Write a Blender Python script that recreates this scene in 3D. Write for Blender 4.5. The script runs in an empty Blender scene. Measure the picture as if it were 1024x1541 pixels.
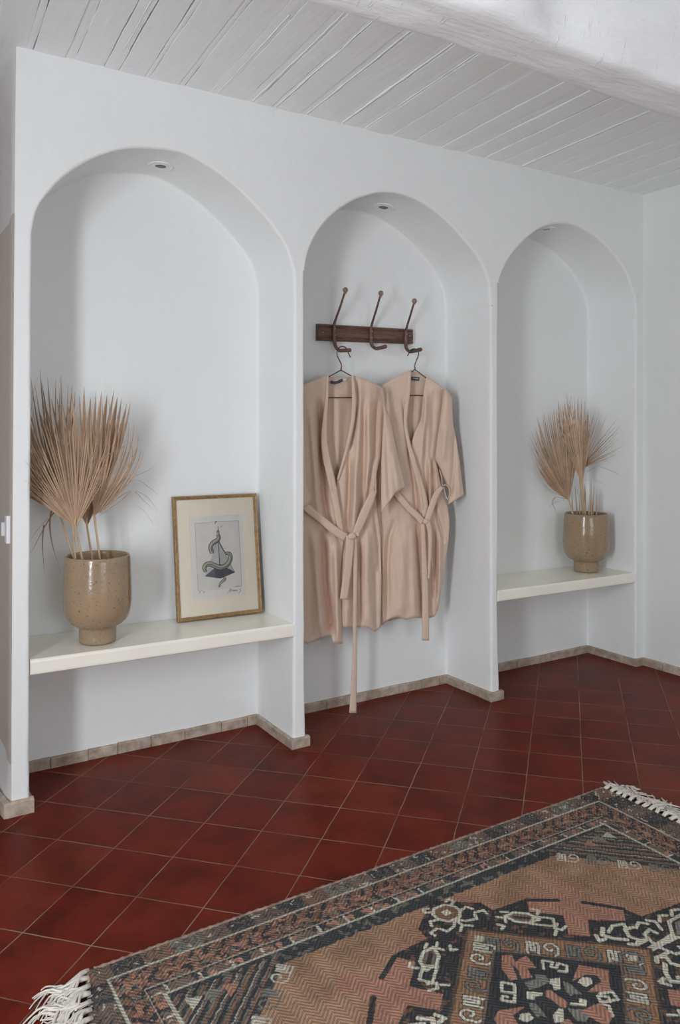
import bpy, bmesh, math, random
import numpy as np
from mathutils import Vector, noise as mnoise
random.seed(7); rng = np.random.default_rng(7)
S = bpy.context.scene; COL = S.collection
PI = math.pi

# ------------------------------------------------------------------ camera
F, A, V0, H = 1207.2, 0.557885, 645.65, 1.3          # focal length in pixels, yaw, horizon row, eye height
FW = np.array([math.sin(A), math.cos(A), 0]); RT = np.array([math.cos(A), -math.sin(A), 0]); UP = np.array([0, 0, 1.0])
EYE = np.array([0, 0, H])
def ray(u, v): return FW + RT*((u-512)/F) + UP*((V0-v)/F)
def at(u, v, y):                                       # the point of depth y seen at a photo pixel
    d = ray(u, v); return EYE + d*(y/d[1])
def on_x(u, v, x):
    d = ray(u, v); return EYE + d*(x/d[0])
def on_z(u, v, z):
    d = ray(u, v); return EYE + d*((z-H)/d[2])
cd = bpy.data.cameras.new('camera'); cam = bpy.data.objects.new('camera', cd); COL.objects.link(cam)
cam.location = (0, 0, H); cam.rotation_euler = (PI/2, 0, -A)
cd.sensor_fit = 'HORIZONTAL'; cd.sensor_width = 36; cd.lens = F/1024*36
cd.shift_y = -(770.5-V0)/1024; cd.clip_start = .02
S.camera = cam

# ------------------------------------------------------------------ materials
def new_mat(name):
    m = bpy.data.materials.new(name); m.use_nodes = True
    nt = m.node_tree; b = nt.nodes['Principled BSDF']
    return m, nt, b
def N(nt, typ, **kw):
    n = nt.nodes.new(typ)
    for k, v in kw.items():
        if k.startswith('i_'):
            key = k[2:]; key = int(key) if key.isdigit() else key.replace('_', ' ')
            n.inputs[key].default_value = v
        else: setattr(n, k, v)
    return n
def lk(nt, a, b): nt.links.new(a, b)
def math_(nt, op, a, b=None, clamp=False):
    n = nt.nodes.new('ShaderNodeMath'); n.operation = op; n.use_clamp = clamp
    for i, x in enumerate((a, b)):
        if x is None: continue
        if isinstance(x, (int, float)): n.inputs[i].default_value = x
        else: nt.links.new(x, n.inputs[i])
    return n.outputs[0]
def ramp(nt, fac, stops):
    r = nt.nodes.new('ShaderNodeValToRGB'); cr = r.color_ramp
    while len(cr.elements) < len(stops): cr.elements.new(.5)
    for e, (p, c) in zip(cr.elements, stops):
        e.position = p; e.color = (*c, 1) if len(c) == 3 else c
    if fac is not None: nt.links.new(fac, r.inputs[0])
    return r.outputs[0]
def coords(nt, obj=True, scale=(1, 1, 1)):
    t = nt.nodes.new('ShaderNodeNewGeometry') if not obj else nt.nodes.new('ShaderNodeTexCoord')
    out = t.outputs['Object'] if obj else t.outputs['Position']
    mp = nt.nodes.new('ShaderNodeMapping'); mp.inputs['Scale'].default_value = scale
    nt.links.new(out, mp.inputs[0]); return mp.outputs[0]
def noise_tex(nt, vec, scale, detail=4, rough=.5):
    n = nt.nodes.new('ShaderNodeTexNoise'); n.inputs['Scale'].default_value = scale
    n.inputs['Detail'].default_value = detail; n.inputs['Roughness'].default_value = rough
    nt.links.new(vec, n.inputs['Vector']); return n.outputs[0]
def bump(nt, b, hgt, strength=.3, dist=.01, prev=None):
    n = nt.nodes.new('ShaderNodeBump'); n.inputs['Strength'].default_value = strength; n.inputs['Distance'].default_value = dist
    nt.links.new(hgt, n.inputs['Height'])
    if prev is not None: nt.links.new(prev, n.inputs['Normal'])
    nt.links.new(n.outputs[0], b.inputs['Normal']); return n.outputs[0]
def simple(name, col, rough=.6, metal=0, var=.08, scale=30, bstr=.1, bdist=.002, spec=.5):
    m, nt, b = new_mat(name); v = coords(nt, False)
    n = noise_tex(nt, v, scale)
    c = ramp(nt, n, [(.3, tuple(x*(1-var) for x in col)), (.7, tuple(min(1, x*(1+var)) for x in col))])
    lk(nt, c, b.inputs['Base Color']); b.inputs['Roughness'].default_value = rough; b.inputs['Metallic'].default_value = metal
    b.inputs['Specular IOR Level'].default_value = spec
    if bstr: bump(nt, b, n, bstr, bdist)
    return m

def plaster(name, col, dado=None, dz=2.03, coarse=.35):
    m, nt, b = new_mat(name); v = coords(nt, False)
    big = noise_tex(nt, v, 2.2, 3); mid = noise_tex(nt, v, 14, 4); fine = noise_tex(nt, v, 90, 3)
    c = ramp(nt, big, [(.3, tuple(x*.97 for x in col)), (.7, col)])
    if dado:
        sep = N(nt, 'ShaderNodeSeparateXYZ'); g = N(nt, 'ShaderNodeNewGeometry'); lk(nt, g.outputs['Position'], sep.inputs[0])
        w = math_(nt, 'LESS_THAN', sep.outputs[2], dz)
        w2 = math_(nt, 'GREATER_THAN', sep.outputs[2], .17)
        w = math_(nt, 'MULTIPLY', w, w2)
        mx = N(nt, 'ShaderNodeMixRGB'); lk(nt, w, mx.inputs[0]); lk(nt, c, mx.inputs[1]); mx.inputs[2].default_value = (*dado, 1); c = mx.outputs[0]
    lk(nt, c, b.inputs['Base Color']); b.inputs['Roughness'].default_value = .75; b.inputs['Specular IOR Level'].default_value = .3
    p = bump(nt, b, mid, coarse, .012); bump(nt, b, fine, .12, .003, p)
    return m
M = {}
M['plaster'] = plaster('white plaster', (.818, .836, .830))
M['plaster_right'] = plaster('warm white plaster', (.77, .795, .77))
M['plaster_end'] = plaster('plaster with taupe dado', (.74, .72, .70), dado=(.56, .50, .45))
M['shelf'] = simple('polished cream plaster', (.90, .87, .775), rough=.25, var=.03, scale=5, bstr=.05)
M['room'] = simple('room paint', (.83, .84, .845), .8, var=.02)

def mat_ceiling():
    m, nt, b = new_mat('white painted planks')
    v = coords(nt, False, (7, 26, 10)); n = noise_tex(nt, v, 2.0, 5, .65)
    v2 = coords(nt, False, (40, 5, 10)); n2 = noise_tex(nt, v2, 1.4, 3)
    sp = ramp(nt, n, [(.63, (0, 0, 0)), (.72, (1, 1, 1))])
    c = ramp(nt, n2, [(.3, (.87, .90, .90)), (.7, (.90, .93, .93))])
    lk(nt, c, b.inputs['Base Color']); b.inputs['Roughness'].default_value = .5
    p = bump(nt, b, sp, .38, .0032); bump(nt, b, n2, .4, .003, p); return m
M['ceiling'] = mat_ceiling()
def mat_beam():
    m, nt, b = new_mat('white painted hewn beam')
    v = coords(nt, False, (3, 14, 14)); n = noise_tex(nt, v, 2, 5, .6)
    v2 = coords(nt, False, (34, 8, 6)); n2 = noise_tex(nt, v2, 1.6, 4, .7)
    cut = ramp(nt, n2, [(.63, (0, 0, 0)), (.71, (1, 1, 1))])
    b.inputs['Base Color'].default_value = (.85, .87, .88, 1); b.inputs['Roughness'].default_value = .45
    p = bump(nt, b, n, .5, .016); bump(nt, b, cut, .5, .005, p); return m
M['beam'] = mat_beam()
M['crack'] = simple('dark gap behind planks', (.10, .095, .09), .9, var=.1)

def mat_floor():
    m, nt, b = new_mat('terracotta tiles')
    g = N(nt, 'ShaderNodeNewGeometry'); pos = g.outputs['Position']
    wob = N(nt, 'ShaderNodeTexNoise'); wob.inputs['Scale'].default_value = 9; lk(nt, pos, wob.inputs['Vector'])
    def lin(ax, ay, p):                     # dot(pos - p0, a)
        d = N(nt, 'ShaderNodeVectorMath', operation='DOT_PRODUCT'); lk(nt, pos, d.inputs[0]); d.inputs[1].default_value = (ax, ay, 0)
        return math_(nt, 'SUBTRACT', d.outputs['Value'], ax*p[0]+ay*p[1])
    p0 = (.699, 2.19)
    a = np.array([.135, -.149]); la = np.hypot(*a); a = a/la/la
    c_ = np.array([.158, .149]); lc = np.hypot(*c_); c_ = c_/lc/lc
    ua = math_(nt, 'ADD', lin(a[0], a[1], p0), 50.0); uc = math_(nt, 'ADD', lin(c_[0], c_[1], p0), 50.0)
    w = math_(nt, 'MULTIPLY', math_(nt, 'SUBTRACT', wob.outputs[0], .5), .03)
    ua2 = math_(nt, 'ADD', ua, w); uc2 = math_(nt, 'ADD', uc, w)
    def edge(x):
        f_ = math_(nt, 'FRACT', x); return math_(nt, 'MINIMUM', f_, math_(nt, 'SUBTRACT', 1.0, f_))
    e = math_(nt, 'MINIMUM', edge(ua2), edge(uc2))
    grout = N(nt, 'ShaderNodeMapRange'); grout.inputs['From Min'].default_value = .0045; grout.inputs['From Max'].default_value = .0105
    grout.inputs['To Min'].default_value = 1; grout.inputs['To Max'].default_value = 0; lk(nt, e, grout.inputs[0]); gm = grout.outputs[0]
    ids = N(nt, 'ShaderNodeCombineXYZ'); lk(nt, math_(nt, 'FLOOR', ua2), ids.inputs[0]); lk(nt, math_(nt, 'FLOOR', uc2), ids.inputs[1])
    wn = N(nt, 'ShaderNodeTexWhiteNoise'); wn.noise_dimensions = '3D'; lk(nt, ids.outputs[0], wn.inputs['Vector'])
    tone = ramp(nt, wn.outputs['Value'], [(0, (.124, .0125, .0052)), (.4, (.136, .0145, .0062)), (.75, (.148, .018, .0078)), (1, (.170, .026, .011))])
    n1 = noise_tex(nt, pos, 6, 5, .6); n2 = noise_tex(nt, pos, 38, 4, .6)
    st = ramp(nt, n1, [(.34, (.62, .60, .62)), (.55, (1, 1, 1)), (.75, (1.12, 1.2, 1.2))])
    st2 = ramp(nt, n2, [(.28, (.75, .75, .75)), (.45, (1, 1, 1))])
    mx = N(nt, 'ShaderNodeMixRGB', blend_type='MULTIPLY'); mx.inputs[0].default_value = 1; lk(nt, tone, mx.inputs[1]); lk(nt, st, mx.inputs[2])
    mx2 = N(nt, 'ShaderNodeMixRGB', blend_type='MULTIPLY'); mx2.inputs[0].default_value = .8; lk(nt, mx.outputs[0], mx2.inputs[1]); lk(nt, st2, mx2.inputs[2])
    gn = noise_tex(nt, pos, 4, 3)
    gcol = ramp(nt, gn, [(.35, (.13, .075, .05)), (.65, (.30, .22, .165))])
    mg = N(nt, 'ShaderNodeMixRGB'); lk(nt, gm, mg.inputs[0]); lk(nt, mx2.outputs[0], mg.inputs[1]); lk(nt, gcol, mg.inputs[2])
    lk(nt, mg.outputs[0], b.inputs['Base Color'])
    rr = N(nt, 'ShaderNodeMapRange'); rr.inputs['To Min'].default_value = .30; rr.inputs['To Max'].default_value = .46; lk(nt, n1, rr.inputs[0])
    lk(nt, math_(nt, 'ADD', rr.outputs[0], math_(nt, 'MULTIPLY', gm, .4)), b.inputs['Roughness'])
    b.inputs['Specular IOR Level'].default_value = .10
    hgt = math_(nt, 'SUBTRACT', math_(nt, 'MULTIPLY', n1, .25), gm)
    bump(nt, b, hgt, .35, .002)
    return m
M['floor'] = mat_floor()
def mat_base():
    m, nt, b = new_mat('worn stone skirting'); v = coords(nt, False)
    n = noise_tex(nt, v, 22, 5, .65); n2 = noise_tex(nt, v, 5, 3)
    c = ramp(nt, n, [(.28, (.27, .205, .155)), (.5, (.44, .36, .29)), (.72, (.58, .50, .42))])
    c2 = ramp(nt, n2, [(.35, (.8, .78, .76)), (.65, (1.05, 1.05, 1.05))])
    mx = N(nt, 'ShaderNodeMixRGB', blend_type='MULTIPLY'); mx.inputs[0].default_value = 1; lk(nt, c, mx.inputs[1]); lk(nt, c2, mx.inputs[2])
    lk(nt, mx.outputs[0], b.inputs['Base Color']); b.inputs['Roughness'].default_value = .7; bump(nt, b, n, .4, .004); return m
M['skirting'] = mat_base()
def mat_pot(name, col, seed):
    m, nt, b = new_mat(name); v = coords(nt, True)
    mp = N(nt, 'ShaderNodeMapping'); mp.inputs['Location'].default_value = (seed, seed*.7, 0); lk(nt, v, mp.inputs[0]); v = mp.outputs[0]
    n = noise_tex(nt, v, 9, 4, .6); sp = noise_tex(nt, v, 130, 3, .6)
    c = ramp(nt, n, [(.3, tuple(x*.86 for x in col)), (.52, col), (.72, (col[0]*1.08, col[1]*1.0, col[2]*.9))])
    s = ramp(nt, sp, [(.60, (1, 1, 1)), (.70, (.42, .34, .28))])
    mx = N(nt, 'ShaderNodeMixRGB', blend_type='MULTIPLY'); mx.inputs[0].default_value = .9; lk(nt, c, mx.inputs[1]); lk(nt, s, mx.inputs[2])
    lk(nt, mx.outputs[0], b.inputs['Base Color']); b.inputs['Roughness'].default_value = .15
    n3 = noise_tex(nt, v, 26, 3); p = bump(nt, b, n3, .18, .006); bump(nt, b, sp, .12, .002, p); return m
M['pot_near'] = mat_pot('speckled ochre glaze', (.345, .25, .16), 1.3)
M['pot_far'] = mat_pot('speckled sand glaze', (.315, .228, .142), 4.1)
def mat_cloth(name, col):
    m, nt, b = new_mat(name); v = coords(nt, False)
    w = noise_tex(nt, coords(nt, False, (900, 900, 260)), 1, 2); n = noise_tex(nt, v, 5, 3); cr = noise_tex(nt, v, 30, 4, .55)
    c = ramp(nt, n, [(.3, tuple(x*.95 for x in col)), (.7, col)])
    lk(nt, c, b.inputs['Base Color']); b.inputs['Roughness'].default_value = .85; b.inputs['Specular IOR Level'].default_value = .15
    b.inputs['Sheen Weight'].default_value = .12; b.inputs['Sheen Roughness'].default_value = .5
    p = bump(nt, b, cr, .22, .010); bump(nt, b, w, .12, .0008, p); return m
M['linen'] = mat_cloth('rose beige linen', (.70, .535, .425))
M['linen_inner'] = mat_cloth('rose beige linen inside', (.67, .515, .405))
for nm_, base_ in (('palm_light', (.52, .365, .245)), ('palm_mid', (.44, .295, .195)), ('palm_dark', (.36, .245, .17))):
    M[nm_] = [simple(nm_+'_'+str(k_), tuple(c_*f_ for c_ in base_), .6, var=.14, scale=18, bstr=.2) for k_, f_ in enumerate((1.0, .80, 1.18))]
M['palm_stem'] = simple('palm stem', (.52, .36, .215), .5, var=.12, scale=25, bstr=.1)
def mat_wood():
    m, nt, b = new_mat('dark carved wood')
    n = noise_tex(nt, coords(nt, False, (5, 40, 60)), 3, 5, .65); n2 = noise_tex(nt, coords(nt, False), 16, 4, .6)
    c = ramp(nt, n, [(.3, (.06, .032, .022)), (.55, (.155, .082, .053)), (.75, (.25, .14, .095))])
    c2 = ramp(nt, n2, [(.3, (.7, .7, .7)), (.6, (1, 1, 1)), (.8, (1.35, 1.3, 1.3))])
    mx = N(nt, 'ShaderNodeMixRGB', blend_type='MULTIPLY'); mx.inputs[0].default_value = 1; lk(nt, c, mx.inputs[1]); lk(nt, c2, mx.inputs[2])
    lk(nt, mx.outputs[0], b.inputs['Base Color']); b.inputs['Roughness'].default_value = .55; bump(nt, b, n2, .5, .005); return m
M['wood'] = mat_wood()
M['rust'] = simple('rusty brown iron', (.15, .085, .068), .5, .2, var=.35, scale=60, bstr=.25)
M['rust_ball'] = simple('worn iron ball', (.27, .19, .15), .5, .2, var=.3, scale=90, bstr=.2)
M['wire'] = simple('brown wire', (.12, .07, .045), .4, .6, var=.2, scale=90, bstr=0)
M['screw'] = simple('bright screw head', (.45, .38, .32), .35, .8, var=.1, bstr=0)
M['gold'] = simple('gilt frame', (.31, .195, .085), .38, .35, var=.3, scale=70, bstr=.15)
M['mat'] = simple('cream mat board', (.87, .80, .65), .8, var=.02, bstr=0)
M['paper'] = simple('plate paper', (.79, .765, .72), .8, var=.03, scale=14, bstr=0)
M['plate'] = simple('toned plate', (.72, .69, .645), .8, var=.06, scale=20, bstr=0)
M['ink'] = simple('ink', (.055, .06, .07), .8, var=.2, bstr=0)
M['ink_soft'] = simple('faded ink', (.30, .28, .26), .8, var=.2, bstr=0)
M['pyr_l'] = simple('pyramid left', (.53, .52, .49), .8, var=.03, bstr=0)
M['pyr_r'] = simple('pyramid right', (.44, .43, .40), .8, var=.03, bstr=0)
M['base_a'] = simple('base slate', (.10, .125, .15), .8, var=.05, bstr=0)
M['base_b'] = simple('base charcoal', (.055, .06, .072), .8, var=.05, bstr=0)
M['snake'] = simple('snake body', (.46, .42, .31), .8, var=.05, bstr=0)
M['snake_b'] = simple('snake belly', (.17, .21, .21), .8, var=.05, bstr=0)
M['tag'] = simple('dark neck label', (.045, .055, .075), .7, var=.1, bstr=0)
M['care'] = simple('white care tag', (.62, .60, .60), .7, var=.03, bstr=0)
M['switch'] = simple('white switch plastic', (.80, .80, .82), .35, var=.01, bstr=0)
M['white_metal'] = simple('white downlight ring', (.80, .80, .80), .4, var=.01, bstr=0)
M['lamp_glass'] = simple('unlit lamp', (.09, .09, .09), .25, .3, var=.05, bstr=0)
M['fringe'] = simple('ivory wool fringe', (.60, .56, .50), .9, var=.1, scale=80, bstr=.2)
M['window_frame'] = simple('window frame paint', (.6, .6, .58), .5, var=.02, bstr=0)
def mat_glass():
    m, nt, b = new_mat('picture glass')
    out = nt.nodes['Material Output']; tr = N(nt, 'ShaderNodeBsdfTransparent'); gl = N(nt, 'ShaderNodeBsdfGlossy'); gl.inputs['Roughness'].default_value = .03
    fr = N(nt, 'ShaderNodeFresnel'); fr.inputs[0].default_value = 1.45; mx = N(nt, 'ShaderNodeMixShader')
    lk(nt, fr.outputs[0], mx.inputs[0]); lk(nt, tr.outputs[0], mx.inputs[1]); lk(nt, gl.outputs[0], mx.inputs[2]); lk(nt, mx.outputs[0], out.inputs[0]); return m
M['glass'] = mat_glass()

# ------------------------------------------------------------------ mesh helpers
OFF = {}
class MB:
    def __init__(s): s.v = []; s.f = []; s.sm = []; s.mi = []; s.cur = 0
    def add(s, vs, fs, smooth=True):
        o = len(s.v); s.v += [tuple(map(float, p)) for p in vs]; s.f += [tuple(i+o for i in q) for q in fs]; s.sm += [smooth]*len(fs); s.mi += [s.cur]*len(fs)
    def box(s, lo, hi):
        (a, b, c), (d, e, f) = lo, hi
        s.add([(a,b,c),(d,b,c),(d,e,c),(a,e,c),(a,b,f),(d,b,f),(d,e,f),(a,e,f)],
              [(0,3,2,1),(4,5,6,7),(0,1,5,4),(1,2,6,5),(2,3,7,6),(3,0,4,7)], False)
    def grid(s, P, flip=False, smooth=True):
        n, m = P.shape[:2]; fs = []
        for i in range(n-1):
            for j in range(m-1):
                q = (i*m+j, i*m+j+1, (i+1)*m+j+1, (i+1)*m+j); fs.append(q[::-1] if flip else q)
        s.add(P.reshape(-1, 3), fs, smooth)
    def slab(s, P, Q):                       # two grids sewn along their rims
        n, m = P.shape[:2]; k = n*m; vs = np.concatenate([P.reshape(-1, 3), Q.reshape(-1, 3)]); fs = []
        for i in range(n-1):
            for j in range(m-1):
                a = (i*m+j, i*m+j+1, (i+1)*m+j+1, (i+1)*m+j); fs.append(a); fs.append(tuple(x+k for x in a[::-1]))
        rim = [j for j in range(m)] + [i*m+m-1 for i in range(1, n)] + [(n-1)*m+j for j in range(m-2, -1, -1)] + [i*m for i in range(n-2, 0, -1)]
        for a, b in zip(rim, rim[1:]+rim[:1]): fs.append((b, a, a+k, b+k))
        s.add(vs, fs)
    def tube(s, pts, r, seg=8, flat=None, cap=True):
        pts = [Vector(p) for p in pts]; n = len(pts)
        rs = [r]*n if isinstance(r, (int, float)) else list(r); vs = []; prev = None
        for i, p in enumerate(pts):
            t = (pts[min(i+1, n-1)]-pts[max(i-1, 0)]).normalized()
            if prev is None:
                a = Vector((0, 0, 1)) if abs(t.z) < .9 else Vector((1, 0, 0)); x = a.cross(t).normalized()
            else: x = (prev - t*prev.dot(t)).normalized()
            prev = x; y = t.cross(x); fx, fy = flat or (1, 1)
            for k in range(seg):
                an = 2*PI*k/seg; vs.append(p + (x*math.cos(an)*fx + y*math.sin(an)*fy)*rs[i])
        fs = [(i*seg+k, i*seg+(k+1) % seg, (i+1)*seg+(k+1) % seg, (i+1)*seg+k) for i in range(n-1) for k in range(seg)]
        if cap: fs += [tuple(range(seg))[::-1], tuple((n-1)*seg+k for k in range(seg))]
        s.add(vs, fs)
    def ball(s, c, r, seg=14, rings=9, sc=(1, 1, 1)):
        vs = []
        for i in range(rings+1):
            th = PI*i/rings
            for k in range(seg):
                ph = 2*PI*k/seg
                vs.append((c[0]+r*sc[0]*math.sin(th)*math.cos(ph), c[1]+r*sc[1]*math.sin(th)*math.sin(ph), c[2]+r*sc[2]*math.cos(th)))
        s.add(vs, [(i*seg+k, (i+1)*seg+k, (i+1)*seg+(k+1) % seg, i*seg+(k+1) % seg) for i in range(rings) for k in range(seg)])
    def lathe(s, c, prof, seg=56, wob=0, sd=0):
        vs = []
        for (r, z) in prof:
            for k in range(seg):
                a = 2*PI*k/seg; w = 1+wob*mnoise.noise(Vector((math.cos(a)*1.4+sd, math.sin(a)*1.4, z*9)))
                vs.append((c[0]+r*w*math.cos(a), c[1]+r*w*math.sin(a), c[2]+z))
        s.add(vs, [(i*seg+k, i*seg+(k+1) % seg, (i+1)*seg+(k+1) % seg, (i+1)*seg+k) for i in range(len(prof)-1) for k in range(seg)])
    def build(s, name, mat, parent=None, loc=None, label=None, bevel=0, auto=None):
        if isinstance(mat, str): mat = M[mat]
        off = np.array(OFF[parent.name] if parent is not None else (loc if loc is not None else (0, 0, 0)), float)
        me = bpy.data.meshes.new(name); me.from_pydata([tuple(np.array(p)-off) for p in s.v], [], s.f)
        me.polygons.foreach_set('use_smooth', s.sm)
        for q in (mat if isinstance(mat, (list, tuple)) else [mat]): me.materials.append(M[q] if isinstance(q, str) else q)
        me.polygons.foreach_set('material_index', s.mi); me.validate()
        bm = bmesh.new(); bm.from_mesh(me); bmesh.ops.remove_doubles(bm, verts=bm.verts, dist=1e-6); bmesh.ops.recalc_face_normals(bm, faces=bm.faces); bm.to_mesh(me); bm.free()
        o = bpy.data.objects.new(name, me); COL.objects.link(o); OFF[o.name] = off
        if parent is not None: o.parent = parent
        else: o.location = off
        if label: o['label'] = label
        if bevel:
            md = o.modifiers.new('bevel', 'BEVEL'); md.width = bevel; md.segments = 3; md.limit_method = 'ANGLE'; md.angle_limit = .6
        return o
def tag(o, label=None, cat=None, group=None, kind=None):
    for k, v in (('label', label), ('category', cat), ('group', group), ('kind', kind)):
        if v: o[k] = v
    return o
def thing(name, loc, label, cat, group=None):
    o = bpy.data.objects.new(name, None); COL.objects.link(o); o.location = tuple(map(float, loc)); o.empty_display_size = .05
    OFF[o.name] = np.array(loc, float); return tag(o, label, cat, group)
def struct(mb, name, mat, label, cat, **kw): return tag(mb.build(name, mat, **kw), label, cat, kind='structure')
def catmull(P, n):
    P = np.array(P, float); Q = np.vstack([2*P[0]-P[1], P, 2*P[-1]-P[-2]]); out = []
    seg = len(P)-1
    for t in np.linspace(0, seg, n):
        i = min(int(t), seg-1); w = t-i; a, b, c, d = Q[i:i+4]
        out.append(.5*((2*b)+(c-a)*w+(2*a-5*b+4*c-d)*w*w+(3*b-a-3*c+d)*w**3))
    return np.array(out)
def resample(P, n):
    P = np.array(P, float); d = np.r_[0, np.cumsum(np.linalg.norm(np.diff(P, axis=0), axis=1))]
    t = np.linspace(0, d[-1], n); return np.stack([np.interp(t, d, P[:, k]) for k in range(P.shape[1])], 1)

from mathutils.geometry import delaunay_2d_cdt
def planar(mb, pts2, y):                                  # flat vertical face with any outline
    n = len(pts2); v, e, f, *_ = delaunay_2d_cdt([Vector(p) for p in pts2], [(i, (i+1) % n) for i in range(n)], [], 1, 1e-5)
    mb.add([(p.x, y, p.y) for p in v], [tuple(q) for q in f], False)
# ------------------------------------------------------------------ room shell
YF, YB, ZC = 2.872, 3.205, 2.59
XL, XR = .49, 3.765
ROOM_L, ROOM_B = -1.25, -2.6
niche = [
    [(.548, 0), (.549, .7), (.554, 1.5), (.556, 1.90), (.560, 1.99), (.579, 2.065), (.623, 2.132), (.667, 2.182), (.735, 2.240), (.805, 2.283), (.885, 2.316), (1.0, 2.337), (1.06, 2.340), (1.115, 2.335), (1.21, 2.302), (1.322, 2.240), (1.438, 2.148), (1.525, 2.052), (1.562, 1.965), (1.572, 1.89), (1.573, 1.6), (1.571, .7), (1.568, 0)],
    [(1.628, 0), (1.622, .4), (1.620, 1.3), (1.620, 1.87), (1.625, 1.95), (1.641, 2.027), (1.684, 2.113), (1.747, 2.191), (1.847, 2.267), (1.949, 2.315), (2.03, 2.336), (2.127, 2.341), (2.235, 2.319), (2.354, 2.267), (2.473, 2.187), (2.573, 2.097), (2.628, 2.0), (2.641, 1.90), (2.643, 1.8), (2.643, 1.1), (2.645, .4), (2.646, 0)],
    [(2.700, 0), (2.692, .25), (2.688, .5), (2.689, 1.2), (2.690, 1.93), (2.697, 2.0), (2.728, 2.077), (2.79, 2.160), (2.902, 2.258), (3.0, 2.316), (3.112, 2.347), (3.234, 2.352), (3.386, 2.312), (3.517, 2.244), (3.625, 2.149), (3.688, 2.047), (3.706, 1.955), (3.708, 1.85), (3.704, 1.2), (3.702, .6), (3.704, 0)]]
wall = MB(); rims = []
ARCH = []
for k, prof in enumerate(niche):
    P = catmull(prof, 150); P[:, 1] = np.maximum(P[:, 1], 0)
    up_ = P[P[:, 1] > 2.15]; up_ = up_[np.argsort(up_[:, 0])]; ARCH.append(up_)
    T = np.gradient(P, axis=0); T /= np.linalg.norm(T, axis=1)[:, None]; Nn = np.stack([-T[:, 1], T[:, 0]], 1)   # outward (into the masonry)
    rows = []; R = np.array([.011+.006*mnoise.noise(Vector((p[0]*5, p[1]*5, k))) for p in P])
    for th in np.linspace(0, PI/2, 7):
        off = R*(1-math.sin(th)); yy = YF + R*(1-math.cos(th))
        rows.append(np.stack([P[:, 0]+Nn[:, 0]*off, yy, P[:, 1]+Nn[:, 1]*off], 1))
    for q in rows: q[0, 2] = q[-1, 2] = 0
    rims.append(rows[0])
    for y in np.linspace(YF+.03, YB-.012, 8): rows.append(np.stack([P[:, 0], np.full(150, y), P[:, 1]], 1))
    for th in np.linspace(.3, PI/2, 4):      # soft inner corner
        r = .012; off = r*(1-math.cos(th)); y = YB-.012+r*math.sin(th)
        rows.append(np.stack([P[:, 0]-Nn[:, 0]*off, np.full(150, y), np.maximum(P[:, 1]-Nn[:, 1]*off, 0)], 1))
    wall.grid(np.array(rows), smooth=True)
    last = rows[-1]; planar(wall, [(p[0], p[2]) for p in last], YB)
# front face: one polygon that runs round the three niches
outline = [(XL, 0)]
for r in rims: outline += [(p[0], p[2]) for p in r]
outline += [(XR, 0), (XR, ZC+.03), (XL+.015, ZC+.03), (XL+.012, 2.3), (XL+.007, 1.6), (XL+.003, .9), (XL, .3)]
planar(wall, outline, YF)
# end face towards the passage on the left, flaring a little at the foot
struct(wall, 'wall_front', 'plaster', 'white plaster wall with three arched niches', 'wall')
endw = MB(); zs = np.r_[np.linspace(0, .3, 10), np.linspace(.4, ZC+.03, 20)]; ys = np.r_[YF+.0, YF+.006, YF+.02, np.linspace(YF+.06, 4.4, 16)]
G = np.zeros((len(zs), len(ys), 3))
for i, z in enumerate(zs):
    for j, y in enumerate(ys):
        x = XL + .015*min(1, z/2.6) + (.004*min(1, (y-YF)/.02)*-1) - .035*max(0, 1-z/.22)**2*min(1, (y-YF)/.12)
        if y > 3.0 and .0 < z < 2.48: x += .012
        G[i, j] = (x, y, z)
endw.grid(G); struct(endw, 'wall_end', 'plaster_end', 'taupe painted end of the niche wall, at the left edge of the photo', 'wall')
w = MB(); ys = np.linspace(ROOM_B, YF, 30); zs = np.linspace(0, ZC+.03, 14)
w.grid(np.array([[(XR, y, z) for z in zs] for y in ys])); struct(w, 'wall_right', 'plaster_right', 'plain white wall to the right of the niches', 'wall')
w = MB()
w.box((ROOM_L-.1, 2.2, 0), (-.20, YF, ZC)); struct(w, 'wall_shade_stub', 'room', 'unseen wall stub added to shade the end of the niche wall', 'wall')  # out of view, added to keep window light off the wall end
w = MB(); w.box((-.30, YF, 0), (-.20, 4.4, ZC)); w.box((-.30, 4.4, 0), (XL+.06, 4.5, ZC)); struct(w, 'wall_passage', 'room', 'passage wall', 'wall')
# window wall on the left and the wall behind the viewer
WY0, WY1, WZ0, WZ1 = .13, .73, .40, 2.15
w = MB(); w.box((ROOM_L-.1, ROOM_B, 0), (ROOM_L, WY0, ZC)); w.box((ROOM_L-.1, WY1, 0), (ROOM_L, 2.2, ZC)); w.box((ROOM_L-.1, WY0, 0), (ROOM_L, WY1, WZ0)); w.box((ROOM_L-.1, WY0, WZ1), (ROOM_L, WY1, ZC))
struct(w, 'wall_left', 'room', 'left wall with a narrow window', 'wall')
BX0, BX1, BZ0, BZ1 = .3, 2.1, .3, 1.7
w = MB(); w.box((ROOM_L-.1, ROOM_B-.1, 0), (BX0, ROOM_B, ZC)); w.box((BX1, ROOM_B-.1, 0), (XR, ROOM_B, ZC)); w.box((BX0, ROOM_B-.1, 0), (BX1, ROOM_B, BZ0)); w.box((BX0, ROOM_B-.1, BZ1), (BX1, ROOM_B, ZC))
struct(w, 'wall_back', 'room', 'wall behind the viewer', 'wall')
w = MB()
for y in (WY0, WY1-.03): w.box((ROOM_L-.08, y, WZ0), (ROOM_L-.03, y+.03, WZ1))
for z in (WZ0, WZ1-.03): w.box((ROOM_L-.08, WY0, z), (ROOM_L-.03, WY1, z+.03))
struct(w, 'window_1', 'window_frame', 'narrow window in the left wall', 'window')
w = MB()
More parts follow.
